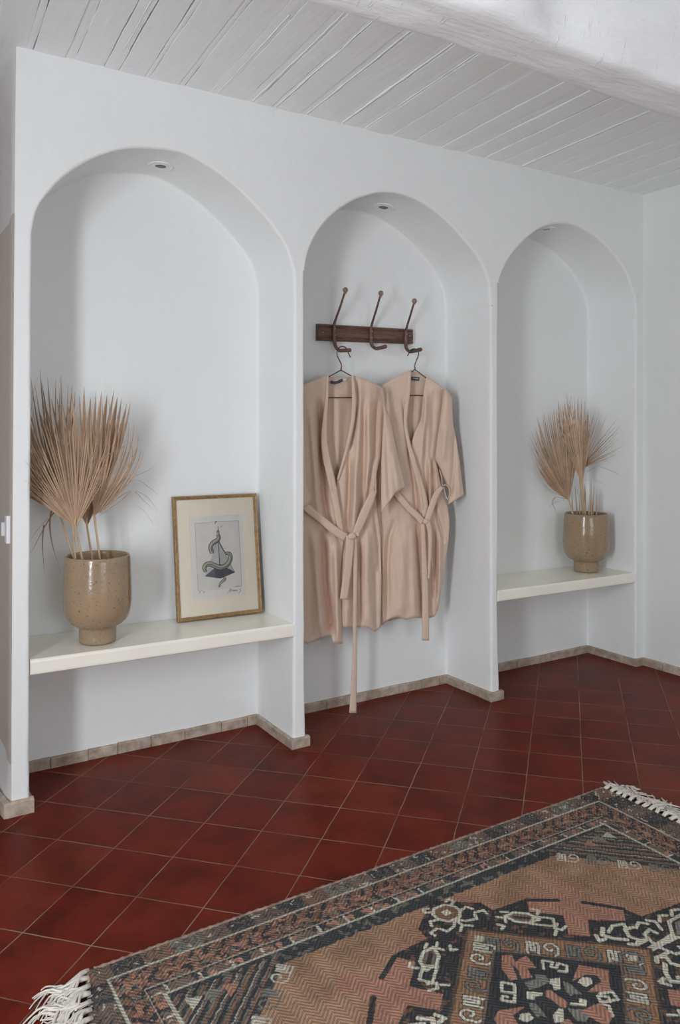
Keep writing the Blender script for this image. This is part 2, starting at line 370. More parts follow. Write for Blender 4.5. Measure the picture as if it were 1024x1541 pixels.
for x in (BX0, (BX0+BX1)/2-.02, BX1-.04): w.box((x, ROOM_B-.08, BZ0), (x+.04, ROOM_B-.03, BZ1))
for z in (BZ0, BZ1-.04): w.box((BX0, ROOM_B-.08, z), (BX1, ROOM_B-.03, z+.04))
struct(w, 'window_2', 'window_frame', 'unseen wide window added behind the viewer for fill light', 'window')  # added frame around the fill light, out of view

w = MB(); w.box((ROOM_L-.1, ROOM_B-.1, -.06), (XR+.05, 4.5, 0)); struct(w, 'floor', 'floor', 'dark red terracotta tile floor laid on the diagonal', 'floor')

# ceiling: planks run from the wall towards the viewer, narrow strips sunk between them
seams = [-1.26, -1.11, -.97, -.82, -.68, -.53, -.40, -.26, -.12, .02, .16, .29, .42, .548, .682, .826, .958, 1.091, 1.228, 1.374, 1.478, 1.619, 1.793, 1.90, 2.044, 2.171, 2.322, 2.455, 2.60, 2.706, 2.834, 2.994, 3.136, 3.27, 3.412, 3.55, 3.68, 3.80]
gapw = [.016+.014*((i*7) % 3 == 0)+.008*((i*5) % 4) for i in range(len(seams))]
cl = MB(); ys = np.r_[np.linspace(ROOM_B, 1.3, 8), np.linspace(1.36, YF+.02, 60), np.linspace(2.95, 4.45, 6)]; skew = .068
def jit(s, y, a): return a*(mnoise.noise(Vector((s*13.7, y*6, 1.5)))+.6*mnoise.noise(Vector((s*5.1, y*21, 4.5))))
for i in range(len(seams)-1):
    for typ in (0, 1):
        gi = gapw[i]; gj = gapw[i+1]; crk = .0006+.0016*((i*11) % 5 == 0)+.0006*((i*3) % 4 == 1)
        if typ == 0: xa, xb, z0 = seams[i]+gi/2+crk, seams[i+1]-gj/2-crk, 0
        else: xa, xb, z0 = seams[i]-gi/2+crk*.6, seams[i]+gi/2-crk*.6, .0022
        rows = []
        for y in ys:
            sk = skew*(y-YF); a = xa+sk+jit(xa*3+typ, y, .0028); b = xb+sk+jit(xb*3+.5+typ, y, .0028)
            zz = ZC+z0+.0025*mnoise.noise(Vector((xa*9, y*2.2, 7)))+.004*mnoise.noise(Vector((xa*31, 0, typ*5)))
            rows.append([(a, y, zz+.014), (a, y, zz+.0008), (a+.0015, y, zz), ((a+b)/2, y, zz-.0008), (b-.0015, y, zz), (b, y, zz+.0008), (b, y, zz+.014)])
        cl.grid(np.array(rows), smooth=False)
ceil = struct(cl, 'ceiling', 'ceiling', 'white painted plank ceiling', 'ceiling')
w = MB(); w.box((ROOM_L-.1, ROOM_B-.1, ZC+.012), (XR+.1, 4.5, ZC+.06)); w = w.build('ceiling_gap_backing', 'crack', parent=ceil)
# paint-filled seams that stand proud of the boards
pf = MB()
for s, y0, y1, r in ((1.478, 1.9, 2.86, .004), (1.374, 2.1, 2.86, .003), (1.79, 1.8, 2.86, .0045), (1.905, 1.85, 2.86, .003), (2.60, 2.0, 2.86, .0045), (2.834, 1.9, 2.86, .005), (.826, 2.0, 2.7, .003), (1.228, 2.2, 2.86, .003), (1.619, 1.85, 2.86, .0035), (2.171, 1.9, 2.4, .0025), (3.136, 2.3, 2.8, .0035)):
    yy = np.linspace(y0, y1, 34)
    pf.tube([(s+.006+skew*(y-YF)+jit(s, y, .003), y, ZC+.0005) for y in yy], [max(.0006, r*(.5+.9*abs(mnoise.noise(Vector((s*7, y*9, 2)))))) for y in yy], 6, cap=False)
pf.build('painted_seam', 'ceiling', parent=ceil)

# big hewn beam, parallel to the niche wall
bm_ = MB(); xs = np.linspace(ROOM_L, XR, 150); sec = [(1.790, 2.60), (1.788, 2.47), (1.783, 2.415), (1.772, 2.395), (1.745, 2.388), (1.70, 2.388), (1.655, 2.390), (1.628, 2.393), (1.609, 2.402), (1.600, 2.425), (1.588, 2.46), (1.575, 2.50), (1.562, 2.55), (1.555, 2.60)]
sec = catmull([(y*.951, 2.60-(2.60-z)*1.25) for y, z in sec], 40); rows = []
for x in xs:
    row = []
    for j, (y, z) in enumerate(sec):
        k = mnoise.noise(Vector((x*1.6, y*6, z*6)))*.016 + mnoise.noise(Vector((x*6, y*14, z*14)))*.005
        bul = .034*math.exp(-((x-1.43)/.16)**2)*math.exp(-((z-2.40)/.06)**2)*(1 if y < 1.60 else 0) - .022*math.exp(-((x-1.64)/.10)**2)*math.exp(-((z-2.42)/.06)**2)*(1 if y < 1.60 else 0)
        edge = 0 if (j < 6) else 1
        dy = -(k*.9+bul) if y < 1.60 else k*.35; dz = -k*.8*edge if 2.32 < z < 2.38 else 0
        row.append((x, y+dy, z+dz))
    rows.append(row)
bm_.grid(np.array(rows)); struct(bm_, 'ceiling_beam', 'beam', 'rough white painted ceiling beam at the top right', 'beam')

# skirting tiles, one object for each run of wall
def skirting(name, pts, hgt=.040, t=.013, label='worn beige stone skirting'):
    mb = MB()
    for (x0, y0), (x1, y1) in zip(pts[:-1], pts[1:]):
        L = math.hypot(x1-x0, y1-y0); dx, dy = (x1-x0)/L, (y1-y0)/L; nx, ny = dy, -dx     # room side on the right of travel
        d = 0
        while d < L-.004:
            e = min(L, d + .115 + .05*random.random()); e = L if L-e < .05 else e
            h1 = hgt*(1+.10*(random.random()-.5)); h2 = hgt*(1+.10*(random.random()-.5)); tt = t*(1+.3*(random.random()-.5)); g = .0012
            a = (x0+dx*(d+(g if d > 0 else -tt*.0)), y0+dy*(d+(g if d > 0 else 0))); b = (x0+dx*(e-(g if e < L else 0)), y0+dy*(e-(g if e < L else 0)))
            o = (nx*tt, ny*tt); k = (-nx*.004, -ny*.004); c = .004
            sec_ = lambda p, h: [(p[0]+k[0], p[1]+k[1], 0), (p[0]+o[0], p[1]+o[1], 0), (p[0]+o[0], p[1]+o[1], h-c), (p[0]+o[0]*.7, p[1]+o[1]*.7, h), (p[0]+k[0], p[1]+k[1], h+.002)]
            mb.add(sec_(a, h1)+sec_(b, h2), [(0, 1, 6, 5), (1, 2, 7, 6), (2, 3, 8, 7), (3, 4, 9, 8), (0, 4, 3, 2, 1), (5, 6, 7, 8, 9)], False)
            d = e
    return struct(mb, name, 'skirting', label, 'skirting')
t = .0
skirting('baseboard_left', [(.555, YB), (1.568, YB)], label='stone skirting along the back of the left niche')
skirting('baseboard_middle', [(1.628, YB), (2.646, YB)], label='stone skirting along the back of the middle niche')
skirting('baseboard_right', [(2.70, YB), (3.704, YB)], label='stone skirting along the back of the right niche')
skirting('baseboard_jamb_left', [(1.568, YB-.01), (1.568, YF-.013)]); skirting('baseboard_jamb_middle', [(2.646, YB-.01), (2.646, YF-.013)]); skirting('baseboard_jamb_right', [(3.704, YB-.01), (3.704, YF-.013)])
skirting('baseboard_pillar_left', [(XL-.02, YF), (.560, YF)], .05); skirting('baseboard_pillar_middle', [(1.556, YF), (1.640, YF)]); skirting('baseboard_pillar_right', [(2.634, YF), (2.714, YF)]); skirting('baseboard_corner', [(3.692, YF), (XR, YF)])
skirting('baseboard_wall_right', [(XR, YF), (XR, ROOM_B)], label='stone skirting along the right wall')
skirting('baseboard_end', [(XL-.036, 4.3), (XL-.03, 3.0), (XL-.012, YF-.012)], .05)
skirting('baseboard_inner_left', [(.548, YF), (.548, YB-.01)]); skirting('baseboard_inner_middle', [(1.628, YF), (1.628, YB-.01)]); skirting('baseboard_inner_right', [(2.70, YF), (2.70, YB-.01)])

# ------------------------------------------------------------------ shelves
def shelf(x0, x1, zl, zr, label):
    mb = MB(); n = 12; prof = [(YB-.001, 0), (YF+.006, 0), (YF+.001, -.004), (YF, -.010), (YF, -.044), (YF+.001, -.050), (YF+.006, -.054), (YB-.001, -.054)]
    rows = []
    for i in range(n+1):
        s = i/n; z = zl+(zr-zl)*s; rows.append([(x0+(x1-x0)*s, y, z+dz+.001*mnoise.noise(Vector((s*5, y*4, 3)))) for y, dz in prof])
    mb.grid(np.array(rows), smooth=False); k = len(prof)
    mb.add(rows[0], [tuple(range(k))], False); mb.add(rows[-1], [tuple(range(k))], False)
    return tag(mb.build('bench_shelf', 'shelf', loc=((x0+x1)/2, YF, zl-.05)), label, 'shelf', 'shelves built into the niches')
shelf(.5505, 1.5725, .514, .506, 'polished cream bench shelf across the left niche, under the leaning picture')
shelf(2.689, 3.703, .521, .511, 'cream bench shelf across the right niche, with one planter and no picture')
ZS = .512

# ------------------------------------------------------------------ recessed downlights
def downlight(x, y, k_, label):
    az = lambda q: float(np.interp(q, ARCH[k_][:, 0], ARCH[k_][:, 1])); z = az(x)
    t_ = thing('recessed_downlight', (x, y, z), label, 'ceiling light', 'downlights in the niche arches')
    def ringmb(prof):
        mb = MB(); seg = 40; vs = []
        for r, h in prof:
            for k in range(seg):
                a = 2*PI*k/seg; dx = r*math.cos(a); vs.append((x+dx, y+r*math.sin(a), .5*az(x+dx)+.5*(z+(az(x+.05)-az(x-.05))*dx*10)+h-.0015))
        mb.add(vs, [(i*seg+k, i*seg+(k+1) % seg, (i+1)*seg+(k+1) % seg, (i+1)*seg+k) for i in range(len(prof)-1) for k in range(seg)]); return mb
    ringmb([(.050, .006), (.050, -.002), (.048, -.0035), (.040, -.0035), (.038, -.0015), (.030, -.0015), (.028, -.004), (.024, -.004), (.021, -.002), (.021, .006)]).build('trim_ring', 'white_metal', t_)
    ringmb([(.0212, .002), (.020, -.003), (.012, -.0038), (.0005, -.004)]).build('lamp', 'lamp_glass', t_)
downlight(1.075, 3.06, 0, 'round white downlight in the top of the left niche arch')
downlight(2.155, 3.07, 1, 'round white downlight in the arch above the coat rack')
downlight(3.150, 3.0, 2, 'round white downlight in the top of the right niche arch')

# ------------------------------------------------------------------ wall switch on the end face
xs_ = XL+.002
sw = thing('light_switch', (xs_, 2.93, .93), 'small white light switch on the taupe wall end beside the left niche', 'light switch')
mb = MB(); y0, y1 = 2.925, 2.962; z0, z1 = .918, 1.005
mb.box((xs_-.012, 2.908, z0-.008), (xs_+.004, 2.945, z1)); mb.build('switch_plate', 'switch', sw, bevel=.002)
mb = MB(); mb.box((xs_-.018, 2.966, z0+.012), (xs_+.004, 2.985, z1-.028)); mb.build('rocker', 'switch', sw, bevel=.002)

# ------------------------------------------------------------------ planters
POT = [(0, 0), (.058, 0), (.0655, .003), (.067, .012), (.0675, .05), (.069, .057), (.078, .062), (.092, .070), (.105, .083), (.1145, .100), (.1205, .125), (.1235, .160), (.1230, .21), (.1205, .26), (.1185, .300), (.1175, .314), (.1155, .3195), (.1125, .321), (.1095, .319), (.108, .312), (.109, .26), (.112, .2), (.111, .15), (.10, .11), (.07, .088), (.03, .082), (0, .081)]
def smooth_prof(): return [tuple(p) for p in POT]
def pot(c, mat, label, sd):
    mb = MB(); mb.lathe(c, POT, 64, .012, sd); return tag(mb.build('planter', mat, loc=c), label, 'planter', 'stoneware planters')
P1 = np.array([.812, 3.0, ZS+.0010]); P2 = np.array([3.507, 3.045, ZS+.0022])
pot(P1, 'pot_near', 'large speckled ochre stoneware planter on the left shelf, beside the framed picture', 1)
pot(P2, 'pot_far', 'glossy sand coloured stoneware planter on the right niche shelf', 6)

# ------------------------------------------------------------------ dried palm fronds
def ribbon(mb, pts, widths, side, nrm, fold=.35):     # closed three-sided strip: a leaflet with its ridge
    n = len(pts); vs = []
    for p, w, s, nn in zip(pts, widths, side, nrm):
        vs += [p-s*w/2, p+nn*max(w*fold, .0006), p+s*w/2]
    fs = [(i*3+k, i*3+(k+1) % 3, (i+1)*3+(k+1) % 3, (i+1)*3+k) for i in range(n-1) for k in range(3)]
    mb.add(vs, fs+[(0, 2, 1), (3*n-3, 3*n-2, 3*n-1)], False)
def clampx(p, lim):
    p = np.array(p, float)
    if lim is not None:
        lo, hi = lim
        if p[1] > YF-.01: p[0] = min(max(p[0], lo), hi)
        p[1] = min(p[1], YB-.012)
    return p
def frond(name, label, group, hub, view, yaw, phi0, phi1, n, lens, fuse, mats, root, lim, cup=.25, droop=.05, wild=.06, sd=0, extra=(), stem_r=.006, tiltback=0, droopers=(), twin=False, mid=None, curl=.25, wcap=.011):
    r = random.Random(sd); hub = np.array(hub, float); t_ = thing(name, root, label, 'dried palm frond', group)
    vx = math.atan2(view[1], view[0]) + yaw; e2 = np.array([math.sin(vx), -math.cos(vx), 0]); nn = np.array([-math.cos(vx), -math.sin(vx), 0])
    e1 = np.array([0, 0, 1.0])*math.cos(tiltback) - nn*math.sin(tiltback); nn = nn*math.cos(tiltback)+np.array([0, 0, 1.])*math.sin(tiltback)
    mb = MB(); dphi = math.radians(phi1-phi0)/(n-1); px = [q[0] for q in lens]; pl = [q[1] for q in lens]
    for i in range(n):
        ph = phi0+(phi1-phi0)*i/(n-1); Ln = np.interp(ph, px, pl)*(1+wild*2*(r.random()-.6)); a = math.radians(ph+wild*16*(r.random()-.5))
        bend = (r.random()-.5)*wild*2.2; back = (r.random()-.5)*wild*1.5; dr = droop*(.3+1.4*r.random())*(abs(math.sin(a))+.15)
        K = 13; pts = []; ws = []; ss_ = []; tf = fuse*(.8+.4*r.random()); acc = np.zeros(3); mb.cur = r.choice((0, 0, 1, 1, 2)); wid = .72+.35*r.random()
        for k in range(K):
            t = k/(K-1); tt = max(0, t-tf)/(1-tf); at_ = a*(1-curl*t*t)+bend*tt
            d = e1*math.cos(at_)+e2*math.sin(at_); sd_ = e2*math.cos(at_)-e1*math.sin(at_)
            if k: acc = acc+d*Ln/(K-1)
            p = hub + acc + nn*(Ln*cup*(t*t*.5 - abs(math.sin(a))*t*.55)) + nn*Ln*back*tt*tt + nn*(.0035 if i % 2 else 0)*min(1, t*4)
            p = p - np.array([0, 0, 1.])*Ln*dr*tt**2.2
            pts.append(clampx(p, lim)); ss_.append(sd_)
            wf = 2*Ln*t*math.tan(dphi/2)*1.0*wid+.0016; wm = 2*Ln*tf*math.tan(dphi/2)*wid+.0016
            ws.append(min(wcap, wf) if t < tf else max(.0007, min(wcap, wm)*(1-tt)**.7))
        ribbon(mb, pts, ws, ss_, [nn]*K, .55)
        if r.random() < .45:                                  # a split hair beside the leaflet
            q = []; o_ = (r.random()-.4)*.09
            for k in range(6):
                t = k/5; q.append(clampx(pts[6]+(pts[-1]-pts[6])*t*.95 + ss_[6]*Ln*o_*t*t*2 - np.array([0, 0, 1.])*.035*t*t*t*r.random(), lim))
            ribbon(mb, q, [.0026*(1-k/5.5) for k in range(6)], [ss_[6]]*6, [nn]*6, .4)
    mb.cur = 1
    for (plist, w0) in droopers:
        C = catmull([clampx(q, lim) for q in plist], 14)
        ribbon(mb, C, [max(.0006, w0*(1-(k/13.5)**1.5)) for k in range(14)], [e2]*14, [nn]*14, .3)
    mb.build('leaf_fan', mats, t_)
    mb = MB(); mid = (hub+root)/2 + np.array([.004*(r.random()-.5), 0, .0]) if mid is None else np.array(mid)
    C = catmull([root, mid, hub, hub+e1*.035+nn*.002], 12); mb.tube(C, [stem_r*(1.1-.35*k/11) for k in range(12)], 7, (1, .7))
    mb.build('stem', 'palm_stem', t_)
    if twin:
        mb = MB(); rt = root+np.array([-.022, .006, 0]); C = catmull([rt, (rt+hub)/2+np.array([-.014, .004, 0]), hub+np.array([-.010, .006, .02])], 10)
        mb.tube(C, [stem_r*.8]*10, 7, (1, .7)); mb.build('stem', 'palm_stem', t_)
    return t_
lim1 = (.566, 1.5); vw = (P1[0], P1[1]); zb = ZS+.088
g1 = 'dried palm fronds in the left planter'
inpot = lambda c, u, v, y, z=zb: np.array([at(u, v, y)[0], y, z])
A_ = lambda u, v, y: at(u, v, y)
frond('palm_frond', 'brown palm frond at the far left, its tips highest and half hidden by the pillar', g1, A_(90, 772, 3.09), vw, .15, -60, 8, 32,
      [(-60, .24), (-48, .36), (-32, .50), (-20, .56), (-10, .53), (0, .49), (8, .47)], .45, 'palm_dark', np.array([.80, 3.04, zb]), lim1, cup=.12, droop=.05, wild=.07, sd=3, curl=.22, wcap=.014,
      droopers=[([A_(82, 752, 3.04), A_(75, 785, 3.03), A_(79, 820, 3.03), A_(92, 862, 3.03)], .007), ([A_(88, 762, 3.05), A_(70, 788, 3.04), A_(47, 832, 3.04)], .006), ([A_(66, 790, 3.04), A_(64, 820, 3.04), A_(67, 862, 3.04)], .005), ([A_(72, 780, 3.05), A_(56, 798, 3.05), A_(44, 815, 3.05)], .002)])
frond('palm_frond', 'dark upright palm frond standing behind the front frond in the left planter', g1, A_(131, 792, 3.05), vw, -.1, -26, 24, 19,
      [(-26, .46), (-12, .50), (2, .51), (14, .515), (24, .50)], .66, 'palm_mid', np.array([.832, 3.03, zb]), lim1, cup=.10, droop=.02, wild=.045, sd=5, curl=.5, wcap=.019)
frond('palm_frond', 'palm frond on the right of the left planter with long tips drooping towards the picture', g1, A_(142, 776, 3.0), vw, .1, -6, 52, 20,
      [(-6, .44), (10, .42), (22, .40), (34, .37), (44, .35), (52, .31)], .34, 'palm_light', np.array([.852, 3.0, zb]), lim1, cup=.15, droop=.05, wild=.08, sd=8, curl=1.0,
      droopers=[([A_(150, 768, 2.99), A_(180, 726, 2.98), A_(205, 711, 2.98), A_(237, 712, 2.98)], .0062), ([A_(150, 770, 2.99), A_(186, 733, 2.98), A_(205, 722, 2.98), A_(224, 733, 2.98), A_(240, 746, 2.98)], .006),
                ([A_(150, 772, 2.99), A_(180, 748, 2.98), A_(200, 739, 2.98), A_(222, 748, 2.98), A_(238, 770, 2.98)], .0065), ([A_(152, 773, 2.99), A_(178, 757, 2.98), A_(200, 740, 2.98), A_(218, 755, 2.98), A_(237, 772, 2.98)], .005),
                ([A_(150, 776, 2.99), A_(175, 764, 2.98), A_(200, 760, 2.98), A_(216, 768, 2.98), A_(231, 788, 2.98)], .0025), ([A_(143, 697, 2.95), A_(160, 686, 2.95), A_(180, 676, 2.95), A_(197, 664, 2.95)], .008), ([A_(205, 716, 2.975), A_(222, 708, 2.975), A_(237, 699, 2.975)], .004)])
frond('palm_frond', 'pale straw palm fan at the front of the left planter', g1, A_(114, 794, 2.93), vw, 0, -52, 30, 36,
      [(-52, .30), (-42, .38), (-30, .43), (-15, .43), (0, .40), (12, .38), (22, .33), (30, .25)], .26, 'palm_light', np.array([.795, 2.985, zb]), lim1, cup=.18, droop=.02, wild=.05, sd=11, twin=True, curl=.12,
      droopers=[([A_(92, 755, 2.93), A_(60, 735, 2.9), A_(45, 728, 2.86), A_(36, 722, 2.84)], .003), ([A_(95, 760, 2.92), A_(65, 744, 2.9), A_(46, 738, 2.86), A_(33, 739, 2.84)], .003), ([A_(88, 750, 2.92), A_(58, 715, 2.89), A_(45, 702, 2.86), A_(37, 692, 2.84)], .003),
                ([A_(116, 740, 2.92), A_(112, 690, 2.91), A_(110, 650, 2.91), A_(114, 622, 2.90), (A_(122, 608, 2.90))], .007), ([A_(122, 730, 2.92), A_(128, 680, 2.91), A_(130, 640, 2.91), A_(126, 600, 2.90)], .007)])
lim2 = (2.72, 3.69); vw2 = (P2[0], P2[1]); g2 = 'dried palm fronds in the right planter'; zb2 = ZS+.09
frond('palm_frond', 'brown palm fan leaning left over the rim of the right planter', g2, A_(857, 753, 3.065), vw2, .35, -60, 10, 40,
      [(-60, .20), (-50, .30), (-38, .42), (-24, .49), (-8, .57), (0, .54), (10, .38)], .52, 'palm_mid', np.array([3.455, 3.05, zb2]), lim2, cup=.15, droop=.02, wild=.06, sd=21, mid=(3.411, 3.052, .822), curl=.55, wcap=.02,
      droopers=[([A_(852, 751, 3.05), A_(838, 748, 3.04), A_(832, 756, 3.04), A_(838, 772, 3.04)], .009), ([A_(850, 748, 3.05), A_(828, 738, 3.04), A_(815, 722, 3.04)], .004), ([A_(850, 752, 3.05), A_(834, 757, 3.04), A_(826, 764, 3.04)], .004)])
frond('palm_frond', 'pale narrow palm fan standing upright in the middle of the right planter', g2, A_(877, 728, 3.0), vw2, .2, -24, 9, 22,
      [(-24, .40), (-15, .49), (-6, .48), (2, .44), (9, .38)], .58, 'palm_light', np.array([3.51, 3.03, zb2]), lim2, cup=.1, droop=.01, wild=.05, sd=22, curl=.5, wcap=.02)
frond('palm_frond', 'loose palm frond spreading right towards the wall above the right planter', g2, A_(872, 706, 3.05), vw2, -.1, -14, 68, 20,
      [(-14, .36), (0, .35), (14, .33), (28, .33), (45, .30), (60, .27), (68, .22)], .18, 'palm_mid', np.array([3.535, 3.07, zb2]), lim2, cup=.12, droop=.03, wild=.11, sd=23, curl=.15, wcap=.013,
      droopers=[([A_(884, 702, 3.0), A_(905, 703, 2.98), A_(922, 709, 2.96), A_(938, 717, 2.95)], .007), ([A_(884, 698, 3.0), A_(905, 692, 2.98), A_(922, 697, 2.96)], .004), ([A_(884, 710, 3.0), A_(896, 703, 2.99), A_(912, 697, 2.97)], .004), ([A_(880, 724, 3.0), A_(895, 722, 2.98), A_(908, 728, 2.96), A_(916, 734, 2.95)], .003)])
spk = [((868, 768), (861, 738), 0), ((873, 770), (866, 733), 1), ((880, 770), (873, 742), 0), ((884, 770), (880, 728), 1), ((889, 771), (882, 734), 1), ((893, 771), (890, 722), 0), ((896, 769), (895, 730), 1), ((899, 768), (899, 736), 0), ((886, 772), (888, 744), 0)]
for i, ((u0, v0), (u1, v1), dk) in enumerate(spk):
    yb = P2[1]-.00276*(u1-886)+.016*((i*5) % 4-1.5); tp = at(u1, v1, yb); lat = np.array([.656, -.755, 0])
    off = np.dot(tp-P2, lat); b0 = np.array([P2[0], P2[1], ZS+.098])+lat*max(-.062, min(.062, off*.7))+np.array([.755, .656, 0])*.016*((i*5) % 4-1.5); mb = MB()
    C = catmull([b0, b0*.45+tp*.55+np.array([.006*(1 if i % 2 else -1), 0, 0]), tp], 9)
    mb.tube(C, [.0075*(1.05-(k/8.4)**2) for k in range(9)], 6, (1, .4))
    tag(mb.build('palm_leaf_tip', 'palm_mid' if dk else 'palm_light', loc=b0), 'short dried palm leaf tip standing in the right planter below the fans', 'dried palm leaf', 'short palm tips in the right planter')

# ------------------------------------------------------------------ framed picture leaning on the wall
FB0 = on_z(268, 937, ZS+.001); FB1 = on_z(396, 921, ZS+.001)
ex = (FB1-FB0); FWD = np.linalg.norm(ex); ex = ex/FWD; tilt = math.radians(7.4)
ynv = np.array([-ex[1], ex[0], 0])                       # away from the viewer
ez = np.array([0, 0, 1.0])*math.cos(tilt)+ynv*math.sin(tilt); ey = ynv*math.cos(tilt)-np.array([0, 0, 1.])*math.sin(tilt); FH = .511
def fr(a, b, c): return FB0+ex*a+ez*b+ey*c               # frame plane: right, up, back
def fpx(u, v, dep=.0085):
    n = ey; d = ray(u, v); q = FB0+ey*dep; t = np.dot(q-EYE, n)/np.dot(d, n); p = EYE+d*t-q; return np.dot(p, ex), np.dot(p, ez)
pic = thing('framed_picture', (FB0+FB1)/2, 'gold framed print of a snake coiled round a pyramid, leaning in the left niche', 'picture')
mb = MB(); mw = .0145; prof = [(0, .020), (0, .004), (.002, .001), (.005, 0), (.0085, .0015), (.010, .004), (.0125, .0035), (.015, .006), (mw, .007), (mw, .020)]
cor = [(0, 0, 1, 1), (FWD, 0, -1, 1), (FWD, FH, -1, -1), (0, FH, 1, -1)]; rows = []
for (cx, cz, sx, sz) in cor+cor[:1]: rows.append([fr(cx+sx*o, cz+sz*o, d) for o, d in prof])
mb.grid(np.array(rows), smooth=False); mb.build('frame', 'gold', pic)
mb = MB(); q = [fr(a, b, c) for c in (.019, .0215) for a, b in ((.004, .004), (FWD-.004, .004), (FWD-.004, FH-.004), (.004, FH-.004))]
mb.add(q, [(0, 1, 2, 3), (7, 6, 5, 4), (0, 4, 5, 1), (1, 5, 6, 2), (2, 6, 7, 3), (3, 7, 4, 0)], False); mb.build('backing_board', 'wood', pic)
def plate_(mb, pts, dep, th=.0006):
    n = len(pts); vs = [fr(a, b, dep) for a, b in pts]+[fr(a, b, dep+th) for a, b in pts]
    mb.add(vs, [tuple(range(n)), tuple(range(2*n-1, n-1, -1))]+[(i, (i+1) % n, n+(i+1) % n, n+i) for i in range(n)], False)
DM = .0105
mb = MB()                                                  # mat board with its window
w0 = [(mw-.003, mw-.003), (FWD-mw+.003, mw-.003), (FWD-mw+.003, FH-mw+.003), (mw-.003, FH-mw+.003)]
w1 = [fpx(290, 903, DM), fpx(371, 895, DM), fpx(365, 774, DM), fpx(285, 778, DM)]
wx0 = (w1[0][0]+w1[3][0])/2; wx1 = (w1[1][0]+w1[2][0])/2; wz0 = (w1[0][1]+w1[1][1])/2; wz1 = (w1[2][1]+w1[3][1])/2
w1 = [(wx0, wz0), (wx1, wz0), (wx1, wz1), (wx0, wz1)]
rows = [[fr(a, b, DM) for a, b in w0+w0[:1]], [fr(a, b, DM) for a, b in w1+w1[:1]], [fr(a*1+(.0012 if i in (0, 3, 4) else -.0012), b, DM+.0016) for i, (a, b) in enumerate(w1+w1[:1])]]
mb.grid(np.array(rows), smooth=False); mb.build('mat_board', 'mat', pic)
DP = DM+.0014
mb = MB(); plate_(mb, [(wx0-.008, wz0-.008), (wx1+.008, wz0-.008), (wx1+.008, wz1+.008), (wx0-.008, wz1+.008)], DP+.0004); sheet = mb.build('print_sheet', 'paper', pic)
mb = MB(); c = [fpx(298, 890, DP), fpx(364, 884, DP), fpx(359, 783, DP), fpx(294, 788, DP)]
plate_(mb, c, DP+.0002, .0003); mb.build('plate_tone', 'plate', sheet)
T4 = lambda pts: [fpx(280+X/10.24, 770+Y/10.24, DP) for X, Y in pts]
def art(name, mat, polys, lev):
    mb = MB()
    for p in polys: plate_(mb, T4(p), DP+.0001-lev*.00012, .0001)
    mb.build(name, mat, sheet)
def strokes(name, mat, lines, lev, smooth=True):
    mb = MB()
    for pts, w in lines:
        Q = np.array(T4(pts)); Q = catmull(Q, max(8, 6*len(pts))) if smooth else Q
        n = len(Q); ws = np.interp(np.linspace(0, 1, n), np.linspace(0, 1, len(w)), w)/10.24*.0027 if isinstance(w, (list, tuple)) else np.full(n, w/10.24*.0027)
        Tn = np.gradient(Q, axis=0); Tn /= np.linalg.norm(Tn, axis=1)[:, None]+1e-9; Nn = np.stack([-Tn[:, 1], Tn[:, 0]], 1)
        a = Q+Nn*ws[:, None]/2; b = Q-Nn*ws[:, None]/2; dep = DP+.0001-lev*.00012
        P = np.array([[fr(x, z, dep) for x, z in a], [fr(x, z, dep) for x, z in b]]); P2_ = np.array([[fr(x, z, dep+.0001) for x, z in a], [fr(x, z, dep+.0001) for x, z in b]])
        mb.slab(P, P2_)
    mb.build(name, mat, sheet)
art('pyramid', 'pyr_l', [[(490, 430), (515, 820), (515, 1020), (295, 995)]], 1)
art('pyramid', 'pyr_r', [[(490, 430), (750, 930), (600, 1000), (515, 1020), (515, 820)]], 1)
art('pyramid_base', 'base_a', [[(440, 868), (520, 810), (540, 1030), (290, 998)]], 2)
art('pyramid_base', 'base_b', [[(520, 806), (755, 930), (540, 1030), (450, 1020), (445, 866)]], 2.4)
strokes('ink_line', 'ink', [([(490, 432), (515, 700), (517, 820)], 12), ([(495, 432), (560, 560), (610, 640)], 16), ([(480, 450), (430, 590)], 7), ([(560, 560), (750, 925)], 5), ([(600, 1000), (755, 930)], 10)], 3)
snk = [([(492, 350), (505, 400), (480, 440), (410, 490), (382, 560), (408, 640)], [34, 44, 50, 56, 60, 44]), ([(610, 640), (665, 650), (688, 700), (665, 780), (600, 840), (520, 860), (440, 830), (370, 805), (310, 820), (285, 870), (305, 930)], [20, 46, 52, 56, 58, 58, 56, 56, 54, 48, 30]), ([(605, 1010), (585, 1055), (535, 1100), (510, 1165)], [34, 30, 22, 8])]
strokes('snake', 'ink', [(p, [x+24 for x in w] if k < 2 else [x+18 for x in w]) for k, (p, w) in enumerate(snk)], 4)
strokes('snake', 'snake', snk, 5)
strokes('snake', 'snake_b', [([(x+(8 if i > 0 else 0), y+8) for i, (x, y) in enumerate(p)], [q*.34 for q in w]) for p, w in snk], 6)
strokes('snake_head', 'ink', [([(495, 278), (494, 310), (495, 350)], [10, 50, 34]), ([(493, 225), (494, 285)], 8), ([(468, 145), (455, 165), (440, 200)], [18, 12, 3]), ([(560, 215), (535, 240)], 6)], 5)
strokes('snake_head', 'snake', [([(495, 296), (494, 312), (495, 350)], [6, 28, 24])], 6)
strokes('signature', 'ink_soft', [([(640, 1255), (665, 1225), (690, 1180), (682, 1245)], 7), ([(665, 1220), (700, 1212)], 6), ([(705, 1195), (716, 1228), (735, 1200), (738, 1228), (752, 1204), (760, 1226), (775, 1200), (790, 1222), (800, 1195)], 7), ([(850, 1180), (828, 1200), (845, 1215), (815, 1250)], 7), ([(750, 1148), (775, 1156), (800, 1146), (835, 1150)], 10)], 3)
